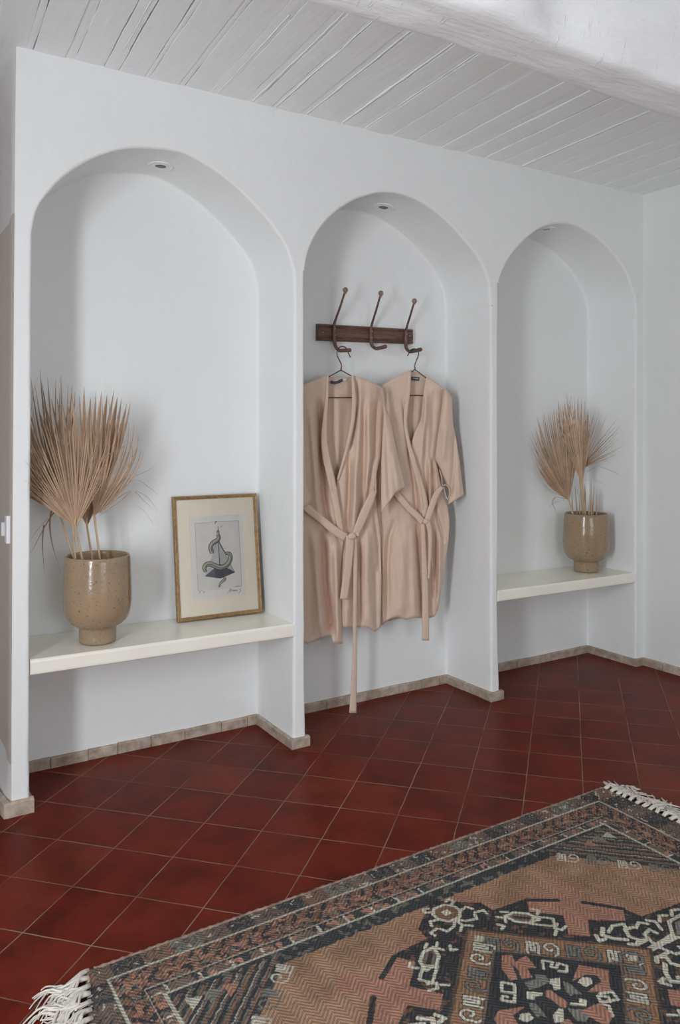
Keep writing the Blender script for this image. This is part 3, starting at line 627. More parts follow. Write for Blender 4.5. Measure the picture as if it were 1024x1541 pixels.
strokes('edition_note', 'ink_soft', [([(195, 1215), (215, 1240), (205, 1262), (235, 1215)], 6), ([(260, 1235), (290, 1240), (270, 1255)], 6)], 3)
strokes('plate_mark', 'ink_soft', [([(140, 185), (480, 150), (810, 140)], 4), ([(140, 185), (165, 760), (190, 1210)], 4), ([(810, 140), (840, 700), (860, 1150)], 4)], 2, False)
mb = MB(); q = [fr(a, b, c) for c in (.0078, .0092) for a, b in ((mw-.002, mw-.002), (FWD-mw+.002, mw-.002), (FWD-mw+.002, FH-mw+.002), (mw-.002, FH-mw+.002))]
mb.add(q, [(0, 1, 2, 3), (7, 6, 5, 4)], False); mb.build('glass', 'glass', pic)

# ------------------------------------------------------------------ coat rack
RK = thing('coat_rack', (2.13, YB, 1.705), 'dark carved wooden coat rack with three iron hooks in the middle niche', 'coat rack')
yb = YB-.002; bt = .024
pl = [at(480, 487, yb-bt), at(622, 495.5, yb-bt), at(479, 512, yb-bt), at(622, 517.5, yb-bt)]
x0, x1 = (pl[0][0]+pl[2][0])/2, (pl[1][0]+pl[3][0])/2; za0, za1 = pl[2][2], pl[0][2]; zb0, zb1 = pl[3][2], pl[1][2]
mb = MB(); n = 30; rows = []
pr = [(yb, 0), (yb-bt*.8, 0), (yb-bt, .05), (yb-bt*1.05, .12), (yb-bt*.86, .17), (yb-bt*.86, .2), (yb-bt, .24), (yb-bt, .76), (yb-bt*.86, .8), (yb-bt*.86, .83), (yb-bt*1.05, .88), (yb-bt, .95), (yb-bt*.8, 1), (yb, 1)]
for i in range(n+1):
    s = i/n; x = x0+(x1-x0)*s; z0 = za0+(zb0-za0)*s; z1 = za1+(zb1-za1)*s
    rows.append([(x, y+.0012*mnoise.noise(Vector((x*30, q*9, 0))), z0+(z1-z0)*q) for y, q in pr])
mb.grid(np.array(rows), smooth=False); mb.add(rows[0], [tuple(range(len(pr)))], False); mb.add(rows[-1], [tuple(range(len(pr)))], False)
board = mb.build('board', 'wood', RK)
HK = []
for (u, v, ub, vb, ul, vl, ue, ve) in ((503, 498, 520, 437, 510, 527, 526, 527), (558.5, 503, 573.5, 442, 566, 524.5, 580, 521.5), (611, 508, 624, 453.5, 617, 529, 633, 526)):
    yfr = yb-bt*1.05; x = at(u, v, yfr-.006)[0]
    top = on_x(ub, vb, x); top = at(ub, vb, min(max(top[1], 3.0), 3.06)); low = on_x(ul, vl, x); low = at(ul, vl, min(max(low[1], 3.06), 3.13)); end = at(ue, ve, low[1]-.09)
    p0 = np.array([x, yfr-.006, (za0+zb0)/2+.055]); p1 = np.array([x, yfr-.006, (za0+zb0)/2+.012])
    C = catmull([top, top*.60+p0*.40+np.array([0, .004, -.004]), p0+np.array([0, -.006, .024]), p0+np.array([0, 0, -.012]), p1, p1*.45+low*.55+np.array([0, .012, -.004]), low, low*.5+end*.5+np.array([0, 0, -.0015]), end], 44)
    t = np.linspace(0, 1, 44); rr = np.interp(t, [0, .2, .33, .55, .70, .76, 1], [.0046, .0054, .0085, .0092, .0080, .0085, .0095])
    mb = MB(); mb.tube(C, rr, 10); mb.ball(end, .0099, 12, 8)
    hk = mb.build('coat_hook', 'rust', RK); HK.append((x, low, end))
    mb = MB(); mb.ball(top+np.array([0, 0, .002]), .0125); mb.tube([top+np.array([0, .002, -.016]), top+np.array([0, 0, -.006])], [.005, .0085], 10); mb.build('ball_tip', 'rust_ball', hk)
    for zz in (.050, .020): mb = MB(); mb.ball((x, yfr-.0155, (za0+zb0)/2+zz), .0034, 10, 6, (1, .5, 1)); mb.build('screw', 'screw', hk)
for s in (.045, .965): mb = MB(); mb.ball((x0+(x1-x0)*s, yb-bt*1.0, (za0+za1)/2+(zb0-za0)*s), .0035, 10, 6, (1, .5, 1)); mb.build('screw', 'screw', board)

# ------------------------------------------------------------------ hangers
def hanger(pts, neck, lsh, rsh, y, label, loc, yl=None, yr=None):
    mb = MB(); C = catmull([np.array(at(u, v, yy)) for u, v, yy in pts], 40); mb.tube(C, .0026, 7)
    yl = yl or y; yr = yr or y; nk = at(*neck, y); L_ = at(*lsh, yl); R_ = at(*rsh, yr)
    body = [nk, nk*.5+L_*.5+np.array([0, 0, .003]), L_, L_+np.array([-.004, 0, -.006]), np.array([L_[0]+.004, yl, L_[2]-.012]), np.array([R_[0]-.004, yr, R_[2]-.012]), R_+np.array([.004, 0, -.006]), R_, nk*.5+R_*.5+np.array([0, 0, .003]), nk]
    mb.tube(body, .0026, 7); mb.tube([nk+np.array([0, 0, .012]), nk+np.array([.001, 0, .004]), nk+np.array([0, 0, -.004])], .0032, 7)
    return tag(mb.build('wire_hanger', 'wire', loc=loc), label, 'clothes hanger', 'wire hangers')
YH1, YH2 = 3.085, 3.098
hanger([(527.5, 538, YH1), (524.5, 531, YH1), (521, 523.5, YH1), (514, 521.5, YH1), (508.5, 526, YH1), (507.5, 534, YH1), (511, 542, YH1), (514, 549, YH1), (513.8, 557, YH1)], (513.5, 557), (448, 594.5), (577, 594.5), YH1, 'thin brown wire hanger under the left hook, holding the long-belted robe', (1.93, YH1, 1.6))
hanger([(613.5, 536, YH2), (616, 531.5, YH2), (619, 526.5, YH2), (625, 525, YH2), (630, 529.5, YH2), (630, 535, YH2), (627, 543, YH2), (624.8, 549, YH2), (624.8, 557, YH2)], (624.8, 556), (580, 591), (670, 592), YH2, 'thin brown wire hanger under the right hook, holding the right robe', (2.37, YH2, 1.6), 3.142, 3.078)

# ------------------------------------------------------------------ robes
def pdist(U, V, line):
    best = np.full(U.shape, 1e9); prog = np.zeros(U.shape); L = np.array(line, float); tot = len(L)-1
    for i in range(tot):
        a, b = L[i], L[i+1]; d = b-a; l2 = max(1e-9, d@d); t = np.clip(((U-a[0])*d[0]+(V-a[1])*d[1])/l2, 0, 1)
        q = np.hypot(U-a[0]-t*d[0], V-a[1]-t*d[1]); m = q < best; best[m] = q[m]; prog[m] = ((i+t)/tot)[m]
    return best, prog
def folds(U, V, lst):
    out = np.zeros(U.shape)
    for line, w, amp in lst:
        d, pr = pdist(U, V, line); fade = np.clip(pr/.18, 0, 1)*np.clip((1-pr)/.12+.25, 0, 1); amp = amp*1.9; w = w*.92
        out += amp*np.exp(-(d/w)**2)*np.sqrt(np.clip(fade, 0, 1))
    return out
YSH = lambda u: 0.0
def cloth(mb, Lc, Rc, y, top=None, bot=None, n=60, m=34, fl=(), bulge=.012, th=.002, crumple=.0026, sd=0):
    Lp, Rp = resample(Lc, n), resample(Rc, n); T = resample(top, m) if top else resample([Lp[0], Rp[0]], m); B = resample(bot, m) if bot else resample([Lp[-1], Rp[-1]], m)
    s = np.linspace(0, 1, m)[None, :, None]; t = np.linspace(0, 1, n)[:, None, None]
    P = (1-s)*Lp[:, None]+s*Rp[:, None]+(1-t)*T[None]+t*B[None]-((1-s)*(1-t)*Lp[0]+s*(1-t)*Rp[0]+(1-s)*t*Lp[-1]+s*t*Rp[-1])
    U, V = P[..., 0], P[..., 1]; ss = np.broadcast_to(s[..., 0], U.shape); tt = np.broadcast_to(t[..., 0], U.shape)
    D = folds(U, V, fl)+bulge*np.sin(PI*ss)**.7
    D += crumple*(np.sin(U*.27+V*.03+sd)+.35*np.sin(U*.63-V*.08+2*sd)+.4*np.sin(V*.21+U*.17+3*sd))*(.4+.6*tt)
    Y = y+YSH(U)-D
    G = np.zeros((n, m, 3)); Gb = np.zeros((n, m, 3))
    for i in range(n):
        for j in range(m): G[i, j] = at(U[i, j], V[i, j], Y[i, j]); Gb[i, j] = G[i, j]+np.array([.0004, th, 0])
    mb.slab(G, Gb); return mb
def strap(mb, pts, w, y, th=.0022, twist=0):          # fabric tie, traced down its middle
    C = catmull(np.array([(u, v) for u, v in pts]), 40); n = len(C); ys = np.interp(np.linspace(0, 1, n), np.linspace(0, 1, len(y)), y)
    ws = np.interp(np.linspace(0, 1, n), np.linspace(0, 1, len(w)), w); Tn = np.gradient(C, axis=0); Tn /= np.linalg.norm(Tn, axis=1)[:, None]; Nn = np.stack([-Tn[:, 1], Tn[:, 0]], 1)
    G = np.zeros((n, 5, 3)); Gb = np.zeros((n, 5, 3))
    for i in range(n):
        for j, q in enumerate((-.5, -.3, 0, .3, .5)):
            p = C[i]+Nn[i]*q*ws[i]; G[i, j] = at(p[0], p[1], ys[i]+YSH(p[0])-.002*(1-abs(q)*2)+twist*q*.01*math.sin(i*.2)); Gb[i, j] = G[i, j]+np.array([.0005, th+.002, 0])
    mb.slab(G, Gb)

# left robe ---------------------------------------------------------------
Y1 = 3.062
r1 = thing('linen_robe', at(512, 960, Y1), 'rose beige linen robe nearest the left pillar, its long belt end touching the floor', 'robe', 'linen robes in the middle niche')
mb = MB(); cloth(mb, [(450, 580), (450, 760), (449, 950)], [(577, 584), (575, 720), (572, 930)], 3.108, top=[(450, 580), (492, 566), (512, 569), (532, 566), (577, 584)], fl=[([(497, 590), (503, 690)], 4, -.006), ([(523, 600), (512, 690)], 5, -.006), ([(508, 585), (509, 700)], 5, .006)], bulge=.0, sd=1)
mb.build('back_panel', 'linen_inner', r1)
lf = [(493, 564), (494, 580), (493.8, 596), (492, 622), (491, 645), (494, 670), (499, 695), (504.5, 721), (508, 747), (513, 775), (518, 800), (517, 822), (514, 850), (512.5, 880), (513.5, 920), (516, 969)]
mb = MB(); cloth(mb, [(449, 582), (447, 700), (445, 800), (446, 968)], lf, Y1, bot=[(446, 966), (464, 969), (482, 962), (499, 955), (502, 968), (516, 969)], m=52, n=84, fl=[
    ([(468, 610), (473, 690), (478, 750), (484, 800)], 6, .012), ([(480, 600), (483, 660), (487, 740), (496, 800)], 6, -.026), ([(489, 655), (495, 716), (504, 760), (508, 800)], 4, .010), ([(499, 740), (507, 790), (513, 820)], 4, -.008),
    ([(487, 800), (490, 877), (499, 950)], 6, -.034), ([(474, 800), (478, 870), (484, 955)], 7, .014), ([(505, 820), (507, 880), (509, 965)], 5, .018), ([(462, 800), (464, 960)], 7, -.006)], bulge=.006, sd=2)
lfo = mb.build('left_front', 'linen', r1)
mb = MB(); strap(mb, [(493.4, 565), (492.6, 595), (489.8, 630), (488.5, 660), (492, 690), (499, 720), (505, 750), (511, 785), (514.5, 803)], [3, 4, 6, 9, 11, 11, 10, 9, 7], [Y1-.006, Y1-.010, Y1-.012, Y1-.014, Y1-.014, Y1-.016, Y1-.018, Y1-.018, Y1-.018]); mb.build('collar_band', 'linen', lfo)
rf = [(530, 564), (531.5, 590), (530.5, 625), (525, 655), (517, 688), (507, 722), (508, 780), (509, 860), (509, 944)]
rr_ = [(577, 584), (577, 610), (575.5, 650), (573, 690), (569.5, 703), (566, 722), (565, 742), (569, 778), (573, 812), (573.5, 840), (574.5, 870), (574, 905), (573, 945)]
mb = MB(); cloth(mb, rf, rr_, Y1+.012, top=[(530, 564), (545, 569), (560, 575), (577, 584)], bot=[(509, 943), (530, 945), (549, 943), (565, 951), (573, 944)], m=56, n=84, fl=[
    ([(536, 570), (539, 607), (533, 642), (526, 675)], 3.2, -.014), ([(541, 580), (542, 640), (536, 720), (532, 790)], 6, .012), ([(548, 600), (547, 700), (546, 790)], 4.5, -.012), ([(526, 682), (525, 747), (521, 800)], 3.5, -.013),
    ([(536, 690), (535, 760), (531, 805)], 5, .010), ([(555, 600), (556, 690), (552, 740)], 5, .010), ([(569, 600), (567, 640), (566, 690)], 3.5, -.010), ([(563, 690), (556, 735), (552, 770)], 4, -.010),
    ([(540, 815), (541, 880), (542, 940)], 4, -.013), ([(553, 800), (554, 870), (556, 945)], 8, .014), ([(563, 770), (570, 820), (571, 860)], 3.5, -.010), ([(524, 830), (523, 900), (523, 944)], 6, .008), ([(566, 850), (567, 945)], 3.5, -.006)], bulge=.012, sd=3)
rfo = mb.build('right_front', 'linen', r1)
mb = MB(); strap(mb, [(531, 564.5), (532.8, 585), (533.5, 605), (531.5, 632), (526, 660), (519, 688), (509, 722)], [3, 5, 6, 5.5, 5, 4, 3], [Y1-.004, Y1-.010, Y1-.013, Y1-.014, Y1-.013, Y1-.008, Y1+.0], th=.004); mb.build('collar_band', 'linen', rfo)
def sleeve(parent, Lc, Rc, hem, y, back, fl, sd, m=30, n=50):
    mb = MB(); cloth(mb, Lc, Rc, y, bot=hem, m=m, n=n, fl=fl, bulge=.022, sd=sd, crumple=.0012); a = mb.build('sleeve', 'linen', parent)
    mb = MB(); cloth(mb, Lc, Rc, y+.006, bot=[(u, v-1.5) for u, v in hem], m=m, n=n, bulge=-back, sd=sd, crumple=.0008); mb.build('sleeve_lining', 'linen_inner', a)
sleeve(r1, [(572, 582), (575.5, 600), (577, 625), (575.5, 660), (574, 700), (574, 772)], [(577.5, 586), (581, 610), (589.5, 637), (595.5, 668), (600.5, 690), (611, 733)], [(574, 772), (584, 758), (596, 741), (611, 733)], 3.030, .014,
       [([(580, 640), (584, 700), (586, 750)], 4, -.006), ([(592, 680), (600, 735)], 4, .006)], 4)
sleeve(r1, [(449, 583), (447, 640), (445, 700), (444, 745)], [(455, 584), (459, 660), (463, 730), (470, 755)], [(444, 748), (452, 766), (462, 761), (470, 755)], 3.045, .012, [], 5, m=12, n=30)
mb = MB(); yb_ = Y1-.036
strap(mb, [(450, 752), (463, 765), (484, 782), (505, 799), (521, 809)], [10, 11, 11, 12, 12], [yb_+.015, yb_+.005, yb_, yb_, yb_])
strap(mb, [(564, 738), (557, 755), (548, 775), (539, 797), (534, 808)], [8, 12, 13, 12, 10], [yb_+.01, yb_, yb_-.002, yb_, yb_])
strap(mb, [(527.5, 806), (527, 825), (523.5, 860), (518, 902)], [12, 12, 11.5, 11.5], [yb_-.012, yb_-.012, yb_-.010, yb_-.008])
strap(mb, [(534, 808), (535.5, 850), (534.5, 930), (534.5, 990), (533, 1035), (531.5, 1073)], [7, 6, 5, 6, 8.5, 10.5], [yb_-.004, yb_, yb_, yb_, yb_, yb_])
k_ = at(530, 807, yb_-.014); mb.ball(k_, .019, 14, 10, (1.1, .55, .8)); mb.ball(at(538, 804, yb_-.006), .012, 12, 8, (1, .6, 1)); mb.build('belt', 'linen', r1)
mb = MB()
for q in ([(561, 720), (560, 732), (565, 744), (566, 735), (562, 722)], [(564, 705), (566, 722), (566, 742)]): mb.tube(catmull([at(u, v, Y1-.03) for u, v in q], 14), .0022, 6)
mb.build('belt_loop', 'linen', r1)
def tagstrip(parent, pts, w, y, mat, name, label=None):
    mb = MB(); strap(mb, pts, w, y, th=.0006); mb.build(name, mat, parent, label=label)
tagstrip(r1, [(498.5, 574.5), (504, 576), (510, 574.5), (516, 571.5)], [4, 4, 4, 4], [3.096]*4, 'tag', 'neck_label', 'dark neck label')
tagstrip(r1, [(516.5, 572), (522, 571)], [4, 4], [3.097]*2, 'care', 'care_tag', 'white care tag')
mb = MB(); mb.tube([at(u, v, 3.094) for u, v in ((508, 577), (507, 581), (508, 584), (512, 584.5), (514, 582), (512.5, 579), (509, 577))], .0009, 6); mb.build('hanging_loop', 'linen', r1)

# right robe --------------------------------------------------------------
Y2 = 3.118
YSH = lambda u: -.080*(u-575)/123
r2 = thing('linen_robe', at(625, 930, Y2), 'rose beige linen robe on the right hanger, tucked behind the left one', 'robe', 'linen robes in the middle niche')
mb = MB(); cloth(mb, [(576, 582), (572, 760), (570, 938)], [(673, 588), (668, 720), (656, 918)], 3.163, top=[(576, 582), (600, 566), (619, 557), (630, 561), (642, 567), (673, 588)], fl=[([(622, 600), (623, 650)], 3, -.006), ([(631, 600), (627, 650)], 3, .005)], bulge=0, sd=6)
mb.build('back_panel', 'linen_inner', r2)
lf2 = [(619, 556), (616.5, 590), (614.5, 606), (611, 634), (613.5, 650), (618.5, 666), (624, 686), (631, 707), (638, 730), (643.5, 752), (646, 780), (642, 800), (638, 850), (637, 930)]
mb = MB(); cloth(mb, [(576, 580), (571, 700), (566, 800), (564, 950)], lf2, Y2, top=[(576, 580), (590, 571), (605, 563), (619, 556)], bot=[(564, 950), (576, 940), (588, 931), (598, 928), (611, 933), (622, 930), (637, 930)], m=56, n=84, fl=[
    ([(606, 600), (609, 625), (611, 640)], 2.5, -.007), ([(614, 655), (618, 690), (624, 730), (628, 780)], 3.5, -.014), ([(620, 672), (630, 720), (637, 770)], 4.5, .012), ([(592, 640), (602, 690), (608, 740)], 7, .010),
    ([(594, 783), (586, 812), (583.5, 850), (583.5, 925)], 4, -.012), ([(577, 800), (577, 935)], 4, .006), ([(604, 800), (606, 860), (606, 925)], 12, .010), ([(628, 788), (630.5, 835), (634, 890), (636, 928)], 3, -.020), ([(620, 800), (622, 860), (624, 925)], 5, .006)], bulge=.008, sd=7)
lfo = mb.build('left_front', 'linen', r2)
mb = MB(); strap(mb, [(617.5, 557), (615.2, 590), (611.5, 618), (611, 640), (616, 668), (623, 695), (632, 725), (639, 755), (641, 780)], [3.5, 5, 6, 4.5, 5, 7, 9, 10, 9], [Y2-.004, Y2-.006, Y2-.008, Y2-.012, Y2-.014, Y2-.018, Y2-.018, Y2-.018, Y2-.018]); mb.build('collar_band', 'linen', lfo)
rf2 = [(642, 567), (637.5, 594), (634, 630), (630, 640), (624, 652), (619.5, 668), (628, 720), (636, 790), (637, 860), (637, 930)]
rr2 = [(674, 590), (668, 630), (660, 668), (656, 688), (659, 703), (663, 725), (668, 748), (674, 762), (677, 785), (675.6, 812), (671.5, 840), (668, 867), (660, 917)]
mb = MB(); cloth(mb, rf2, rr2, Y2+.014, top=[(642, 567), (652, 572), (663, 580), (674, 590)], bot=[(637, 929), (648, 930), (655, 927), (660, 917)], m=48, n=84, fl=[
    ([(642, 590), (640, 630), (636, 690)], 4, .008), ([(653, 590), (651, 640), (646, 700)], 5, -.006), ([(641, 640), (640, 700), (643, 760)], 4, -.010), ([(652, 690), (652, 730), (654, 770)], 3, -.012), ([(648, 690), (648, 740), (648, 790)], 3.5, .010),
    ([(655, 769), (662, 790), (668, 813)], 2.5, -.012), ([(654, 800), (655, 850), (656, 900)], 4, -.014), ([(663, 800), (662, 860), (658, 915)], 4.5, .012), ([(649, 840), (650, 900)], 2.5, -.010)], bulge=.010, sd=8)
mb.build('right_front', 'linen', r2)
sleeve(r2, [(668, 586), (664, 620), (659, 655), (655, 690), (663.5, 706), (677, 738), (674, 760)], [(674, 587), (681, 600), (682.5, 640), (685.5, 652), (692.5, 695), (698.5, 745)], [(674, 760), (686, 752.5), (698.5, 745)], 3.103, .012,
       [([(685, 648), (683, 700), (679, 745)], 3, -.010), ([(672, 640), (667, 690)], 5, .006), ([(690, 690), (692, 740)], 3, .004)], 9)
mb = MB(); yb_ = Y2-.034
strap(mb, [(590, 735), (598, 744), (616, 765), (628, 776), (637, 786)], [8, 9, 9, 9, 10], [yb_+.012, yb_+.004, yb_, yb_, yb_])
strap(mb, [(666, 733), (658, 743), (652, 758), (646, 776), (643, 785)], [5, 8, 9, 8.5, 8], [yb_+.002, yb_-.002, yb_, yb_, yb_])
strap(mb, [(643.5, 784), (647.5, 800), (647.8, 830), (645.5, 872)], [8, 6.5, 5, 3], [yb_-.012, yb_-.010, yb_-.006, yb_-.004])
strap(mb, [(637, 788), (638.5, 830), (640.5, 880), (641, 920), (641.2, 964)], [6, 7, 9, 9.5, 10], [yb_-.004, yb_, yb_, yb_, yb_])
mb.ball(at(641, 785, yb_-.012+YSH(641)), .016, 14, 10, (1, .6, .8)); mb.build('belt', 'linen', r2)
mb = MB()
for q in ([(662, 706), (665, 720), (666, 731)], [(666, 731), (672, 730), (676, 736), (677, 745), (674, 752)], [(668, 733), (671, 745), (674, 752)]): mb.tube(catmull([at(u, v, Y2-.028+YSH(u)) for u, v in q], 14), .0022, 6)
mb.build('belt_loop', 'linen', r2)
tagstrip(r2, [(620, 569.5), (626, 570), (631.5, 570.5)], [5, 5, 5], [3.154]*3, 'tag', 'neck_label', 'dark neck label')
tagstrip(r2, [(631.8, 571), (634.5, 571.5)], [4, 4], [3.155]*2, 'care', 'care_tag', 'white care tag')
tagstrip(r2, [(622, 569.3), (626, 569.8), (630, 570.2)], [1, 1, 1], [3.1525]*3, 'care', 'label_lettering', 'pale lettering on the neck label')

# ------------------------------------------------------------------ rug
RC = np.array([1.377, 1.283]); RX0, RX1, RY0, RY1 = -.905, .965, -.66, .664
xs = np.arange(RX0, RX1+.0011, .0023); ysv = np.r_[np.arange(RY0, -.30, .006), np.arange(-.30, RY1+.0011, .0023)]
GX, GY = np.meshgrid(xs, ysv); C = np.zeros(GX.shape+(3,))
sr = lambda r, g, b: np.array([((c/255)/12.92 if c/255 < .04045 else ((c/255+.055)/1.055)**2.4) for c in (r, g, b)])
GAIN = 1.75
NAVY, RUST, CAMEL, SALM, CREAM, GREY, TAN, BRN = [sr(*c)*GAIN for c in ((47, 45, 46), (104, 74, 60), (126, 93, 71), (132, 90, 73), (160, 149, 132), (98, 92, 84), (117, 83, 61), (92, 75, 66))]
def vnoise(sx, sy, sd):
    q = np.random.default_rng(sd); g = q.random((int(2.2/sy)+4, int(2.2/sx)+4)); fx = (GX+1.1)/sx; fy = (GY+1.1)/sy
    ix, iy = fx.astype(int), fy.astype(int); a, b = fx-ix, fy-iy; a = a*a*(3-2*a); b = b*b*(3-2*b)
    return g[iy, ix]*(1-a)*(1-b)+g[iy, ix+1]*a*(1-b)+g[iy+1, ix]*(1-a)*b+g[iy+1, ix+1]*a*b
def put(mask, col): C[mask] = col
def inside(poly):
    P = np.array(poly); m = np.zeros(GX.shape, bool); bx = (GX >= P[:, 0].min()) & (GX <= P[:, 0].max()) & (GY >= P[:, 1].min()) & (GY <= P[:, 1].max())
    x, y = GX[bx], GY[bx]; r = np.zeros(x.shape, bool)
    for (x0, y0), (x1, y1) in zip(P, np.roll(P, -1, 0)):
        if y0 == y1: continue
        c = ((y0 > y) != (y1 > y)) & (x < (x1-x0)*(y-y0)/(y1-y0)+x0); r ^= c
    m[bx] = r; return m
def line(pts, w, col):
    P = np.array(pts, float)
    for (x0, y0), (x1, y1) in zip(P[:-1], P[1:]):
        bx = (GX > min(x0, x1)-w) & (GX < max(x0, x1)+w) & (GY > min(y0, y1)-w) & (GY < max(y0, y1)+w)
        x, y = GX[bx], GY[bx]; d = np.array([x1-x0, y1-y0]); l2 = max(1e-12, d@d); t = np.clip(((x-x0)*d[0]+(y-y0)*d[1])/l2, 0, 1)
        h = np.hypot(x-x0-t*d[0], y-y0-t*d[1]) < w/2; idx = np.argwhere(bx)[h]; C[idx[:, 0], idx[:, 1]] = col
MIR = ((1, 1), (-1, 1), (1, -1), (-1, -1))
def fill4(poly, col, mir=MIR):
    for a, b in mir: put(inside([(x*a, y*b) for x, y in poly]), col)
def line4(pts, w, col, mir=MIR):
    for a, b in mir: line([(x*a, y*b) for x, y in pts], w, col)
LR = ((1, 1), (1, -1)); 
AX, AY = np.abs(GX), np.abs(GY)
n1, n2, n3 = vnoise(.012, .012, 1), vnoise(.0055, .0055, 2), vnoise(.06, .05, 3)
# border bands: d = how far in from the rug's rim
bl = np.where(GX > 0, .965, .905); ex0 = np.where(GX > 0, .862, .842)
lineX1, lineX2, lineX3 = np.where(GX > 0, .862, .842), .775, .745
d1 = np.maximum(AX-lineX1, AY-.604); d2 = np.maximum(AX-lineX2, AY-.519); d3 = np.maximum(AX-lineX3, AY-.487)
along = np.where(AY-.604 > AX-lineX1, GX, GY); acro = np.where(AY-.604 > AX-lineX1, AY, AX)
C[:] = BRN*1.0
g = (n1*.6+n2*.6); seg = np.floor(along/.075).astype(int)
for k, col in enumerate((BRN, NAVY*1.3, RUST, GREY, BRN*1.1, NAVY*1.2)): C[(d1 > 0) & (seg % 6 == k) & (g > .5)] = col
C[(d1 > 0) & (g < .32)] = NAVY*1.5
C[(d1 > 0) & (n1 > .78) & (n2 > .5)] = CREAM*.8
mb_ = (d1 <= 0) & (d2 > 0)
dirn = np.where((np.floor(acro/.0425).astype(int)) % 2 == 0, 1, -1); ph = along/.042+dirn*acro/.05
st = (np.mod(ph+.5*n1, 1)); C[mb_] = (RUST*.92)
C[mb_ & (st < .44)] = NAVY*1.15; C[mb_ & (n2 > .74)] = SALM*1.05; C[mb_ & (n1 > .72) & (n2 < .5)] = GREY
C[mb_ & (np.abs(acro-np.where(AY-.604 > AX-lineX1, .561, .81)) < .006) & (np.mod(along/.09, 1) < .4)] = SALM
ib = (d2 <= 0) & (d3 > 0); C[ib] = BRN*1.1; C[ib & (np.mod(along/.11+n1*.2, 1) < .35)] = NAVY*1.4; C[ib & (n1 > .72)] = SALM*1.15; C[ib & (np.mod(along/.082, 1) < .09) & (n2 > .35)] = CREAM*.95
C[np.abs(d1) < .0035] = CREAM*.82; C[(np.abs(d2) < .003) & (np.mod(along/.016, 1) < .6)] = NAVY; C[(np.abs(d2-.006) < .002)] = CREAM*.6; C[np.abs(d3) < .0038] = CREAM*.85
# field
fld = d3 < -.0038; C[fld] = NAVY*1.2; C[fld & (n1 > .66)] = GREY*.75
sp = AX+AY*1.0
spd = fld & (sp > .93) & (AY < .470); stp = np.mod((sp)/.062+.12*n1, 1)
for k, (lo, hi, col) in enumerate(((0, .22, RUST), (.22, .34, GREY*.8), (.34, .55, NAVY*1.1), (.55, .72, BRN), (.72, .80, CREAM*.6), (.80, 1.0, NAVY*1.2))): C[spd & (stp >= lo) & (stp < hi) & (n2 > .18)] = col
for sx, sy in MIR:
    for px_, pw, col in ((.700, .026, CREAM*.9), (.655, .03, GREY), (.61, .026, SALM)):
        py = .425-(.700-px_)*.05; put(inside([(sx*(px_-pw), sy*(py+pw*.4)), (sx*(px_+pw*.5), sy*(py+pw*.9)), (sx*(px_+pw*.4), sy*(py-pw*.9))]), col)
cam_ = (sp < .90) & (AY < .437+.008*(n1-.5)); C[cam_] = CAMEL
t_ = (n3-.5)[..., None]; C[cam_] = (C*(1+.22*t_))[cam_]
# scrolls along the cut corners
def scroll(o, ax, ay, s, colr, w=.0052, fl=1):
    sp_ = [(0, 1), (0, 0), (.55, 0), (.55, .95), (.35, .95), (.35, .3), (.18, .3), (.18, 1), (0, 1)]
    hk = [(.55, 0), (1.25, 0), (1.5, .25), (1.5, .75), (1.3, 1.0), (1.0, 1.0), (.85, .75), (.95, .5), (1.15, .45), (1.22, .6)]
    for q in (sp_, hk): line([tuple(np.array(o)+np.array(ax)*x*s+np.array(ay)*(y*fl)*s) for x, y in q], w, colr)
for sx, sy in MIR:
    for k in range(5):
        a = .462+k*.062; o = (sx*a, sy*(.885-a)); u_ = np.array([sx*.7071, -sy*.7071]); w_ = np.array([sx*.7071, sy*.7071])
        if a < .75: scroll(np.array(o)-w_*.016, u_, w_, .040, (CREAM*.85, GREY*.9)[k % 2], .0055)
# medallion
q1 = [(0, .452), (.107, .370), (.112, .327), (.228, .320), (.30, .262), (.345, .228), (.415, .147), (.428, .098), (.57, .082), (.62, 0)]
out = q1+[(x, -y) for x, y in q1[::-1]][1:]; out = out+[(-x, y) for x, y in out[::-1]][1:]
sal = [(x*1.08, y*1.09) for x, y in out]; ms = inside(sal) & (n1 > .30) & cam_; C[ms] = .45*C[ms]+.55*SALM
med = inside(out); C[med] = NAVY
C[med & (n1 > .74)] = RUST*.7
T_ = [(.36, .33), (.300, .262), (.222, .312), (.19, .27), (.255, .212), (.206, .148), (.245, .113), (.295, .164), (.376, .108), (.412, .143), (.345, .226), (.42, .29)]
fill4(T_, SALM*1.02); m_ = np.zeros(GX.shape, bool)
line4([(.222, .314), (.294, .267)], .014, NAVY); line4([(.347, .224), (.414, .146)], .014, NAVY)
# cream devices in the upper and lower lobes
rg = lambda cx, cy, rx, ry: [(cx+rx*a, cy+ry*b) for a, b in ((-.5, 1), (.5, 1), (1, .4), (1, -.4), (.5, -1), (-.5, -1), (-1, -.4), (-1, .4), (-.5, 1))]
for sy in (1, -1):
    fill4([(x, y*sy) for x, y in rg(.0, .385, .034, .030)], RUST, ((1, 1),)); line([(x, y*sy) for x, y in rg(0, .385, .036, .032)], .009, CREAM); fill4([(-.012, sy*.376), (.012, sy*.376), (.012, sy*.396), (-.012, sy*.396)], CREAM, ((1, 1),))
    for sx in (1, -1):
        for pts in ([(.0, .352), (.02, .33), (.05, .322), (.058, .338)], [(.034, .372), (.062, .378), (.070, .360)], [(.03, .405), (.05, .415), (.045, .43), (.03, .425)], [(.0, .352), (.0, .322), (.02, .305)], [(.065, .345), (.09, .34), (.088, .325)]):
            line([(x*sx, y*sy) for x, y in pts], .0085, CREAM)
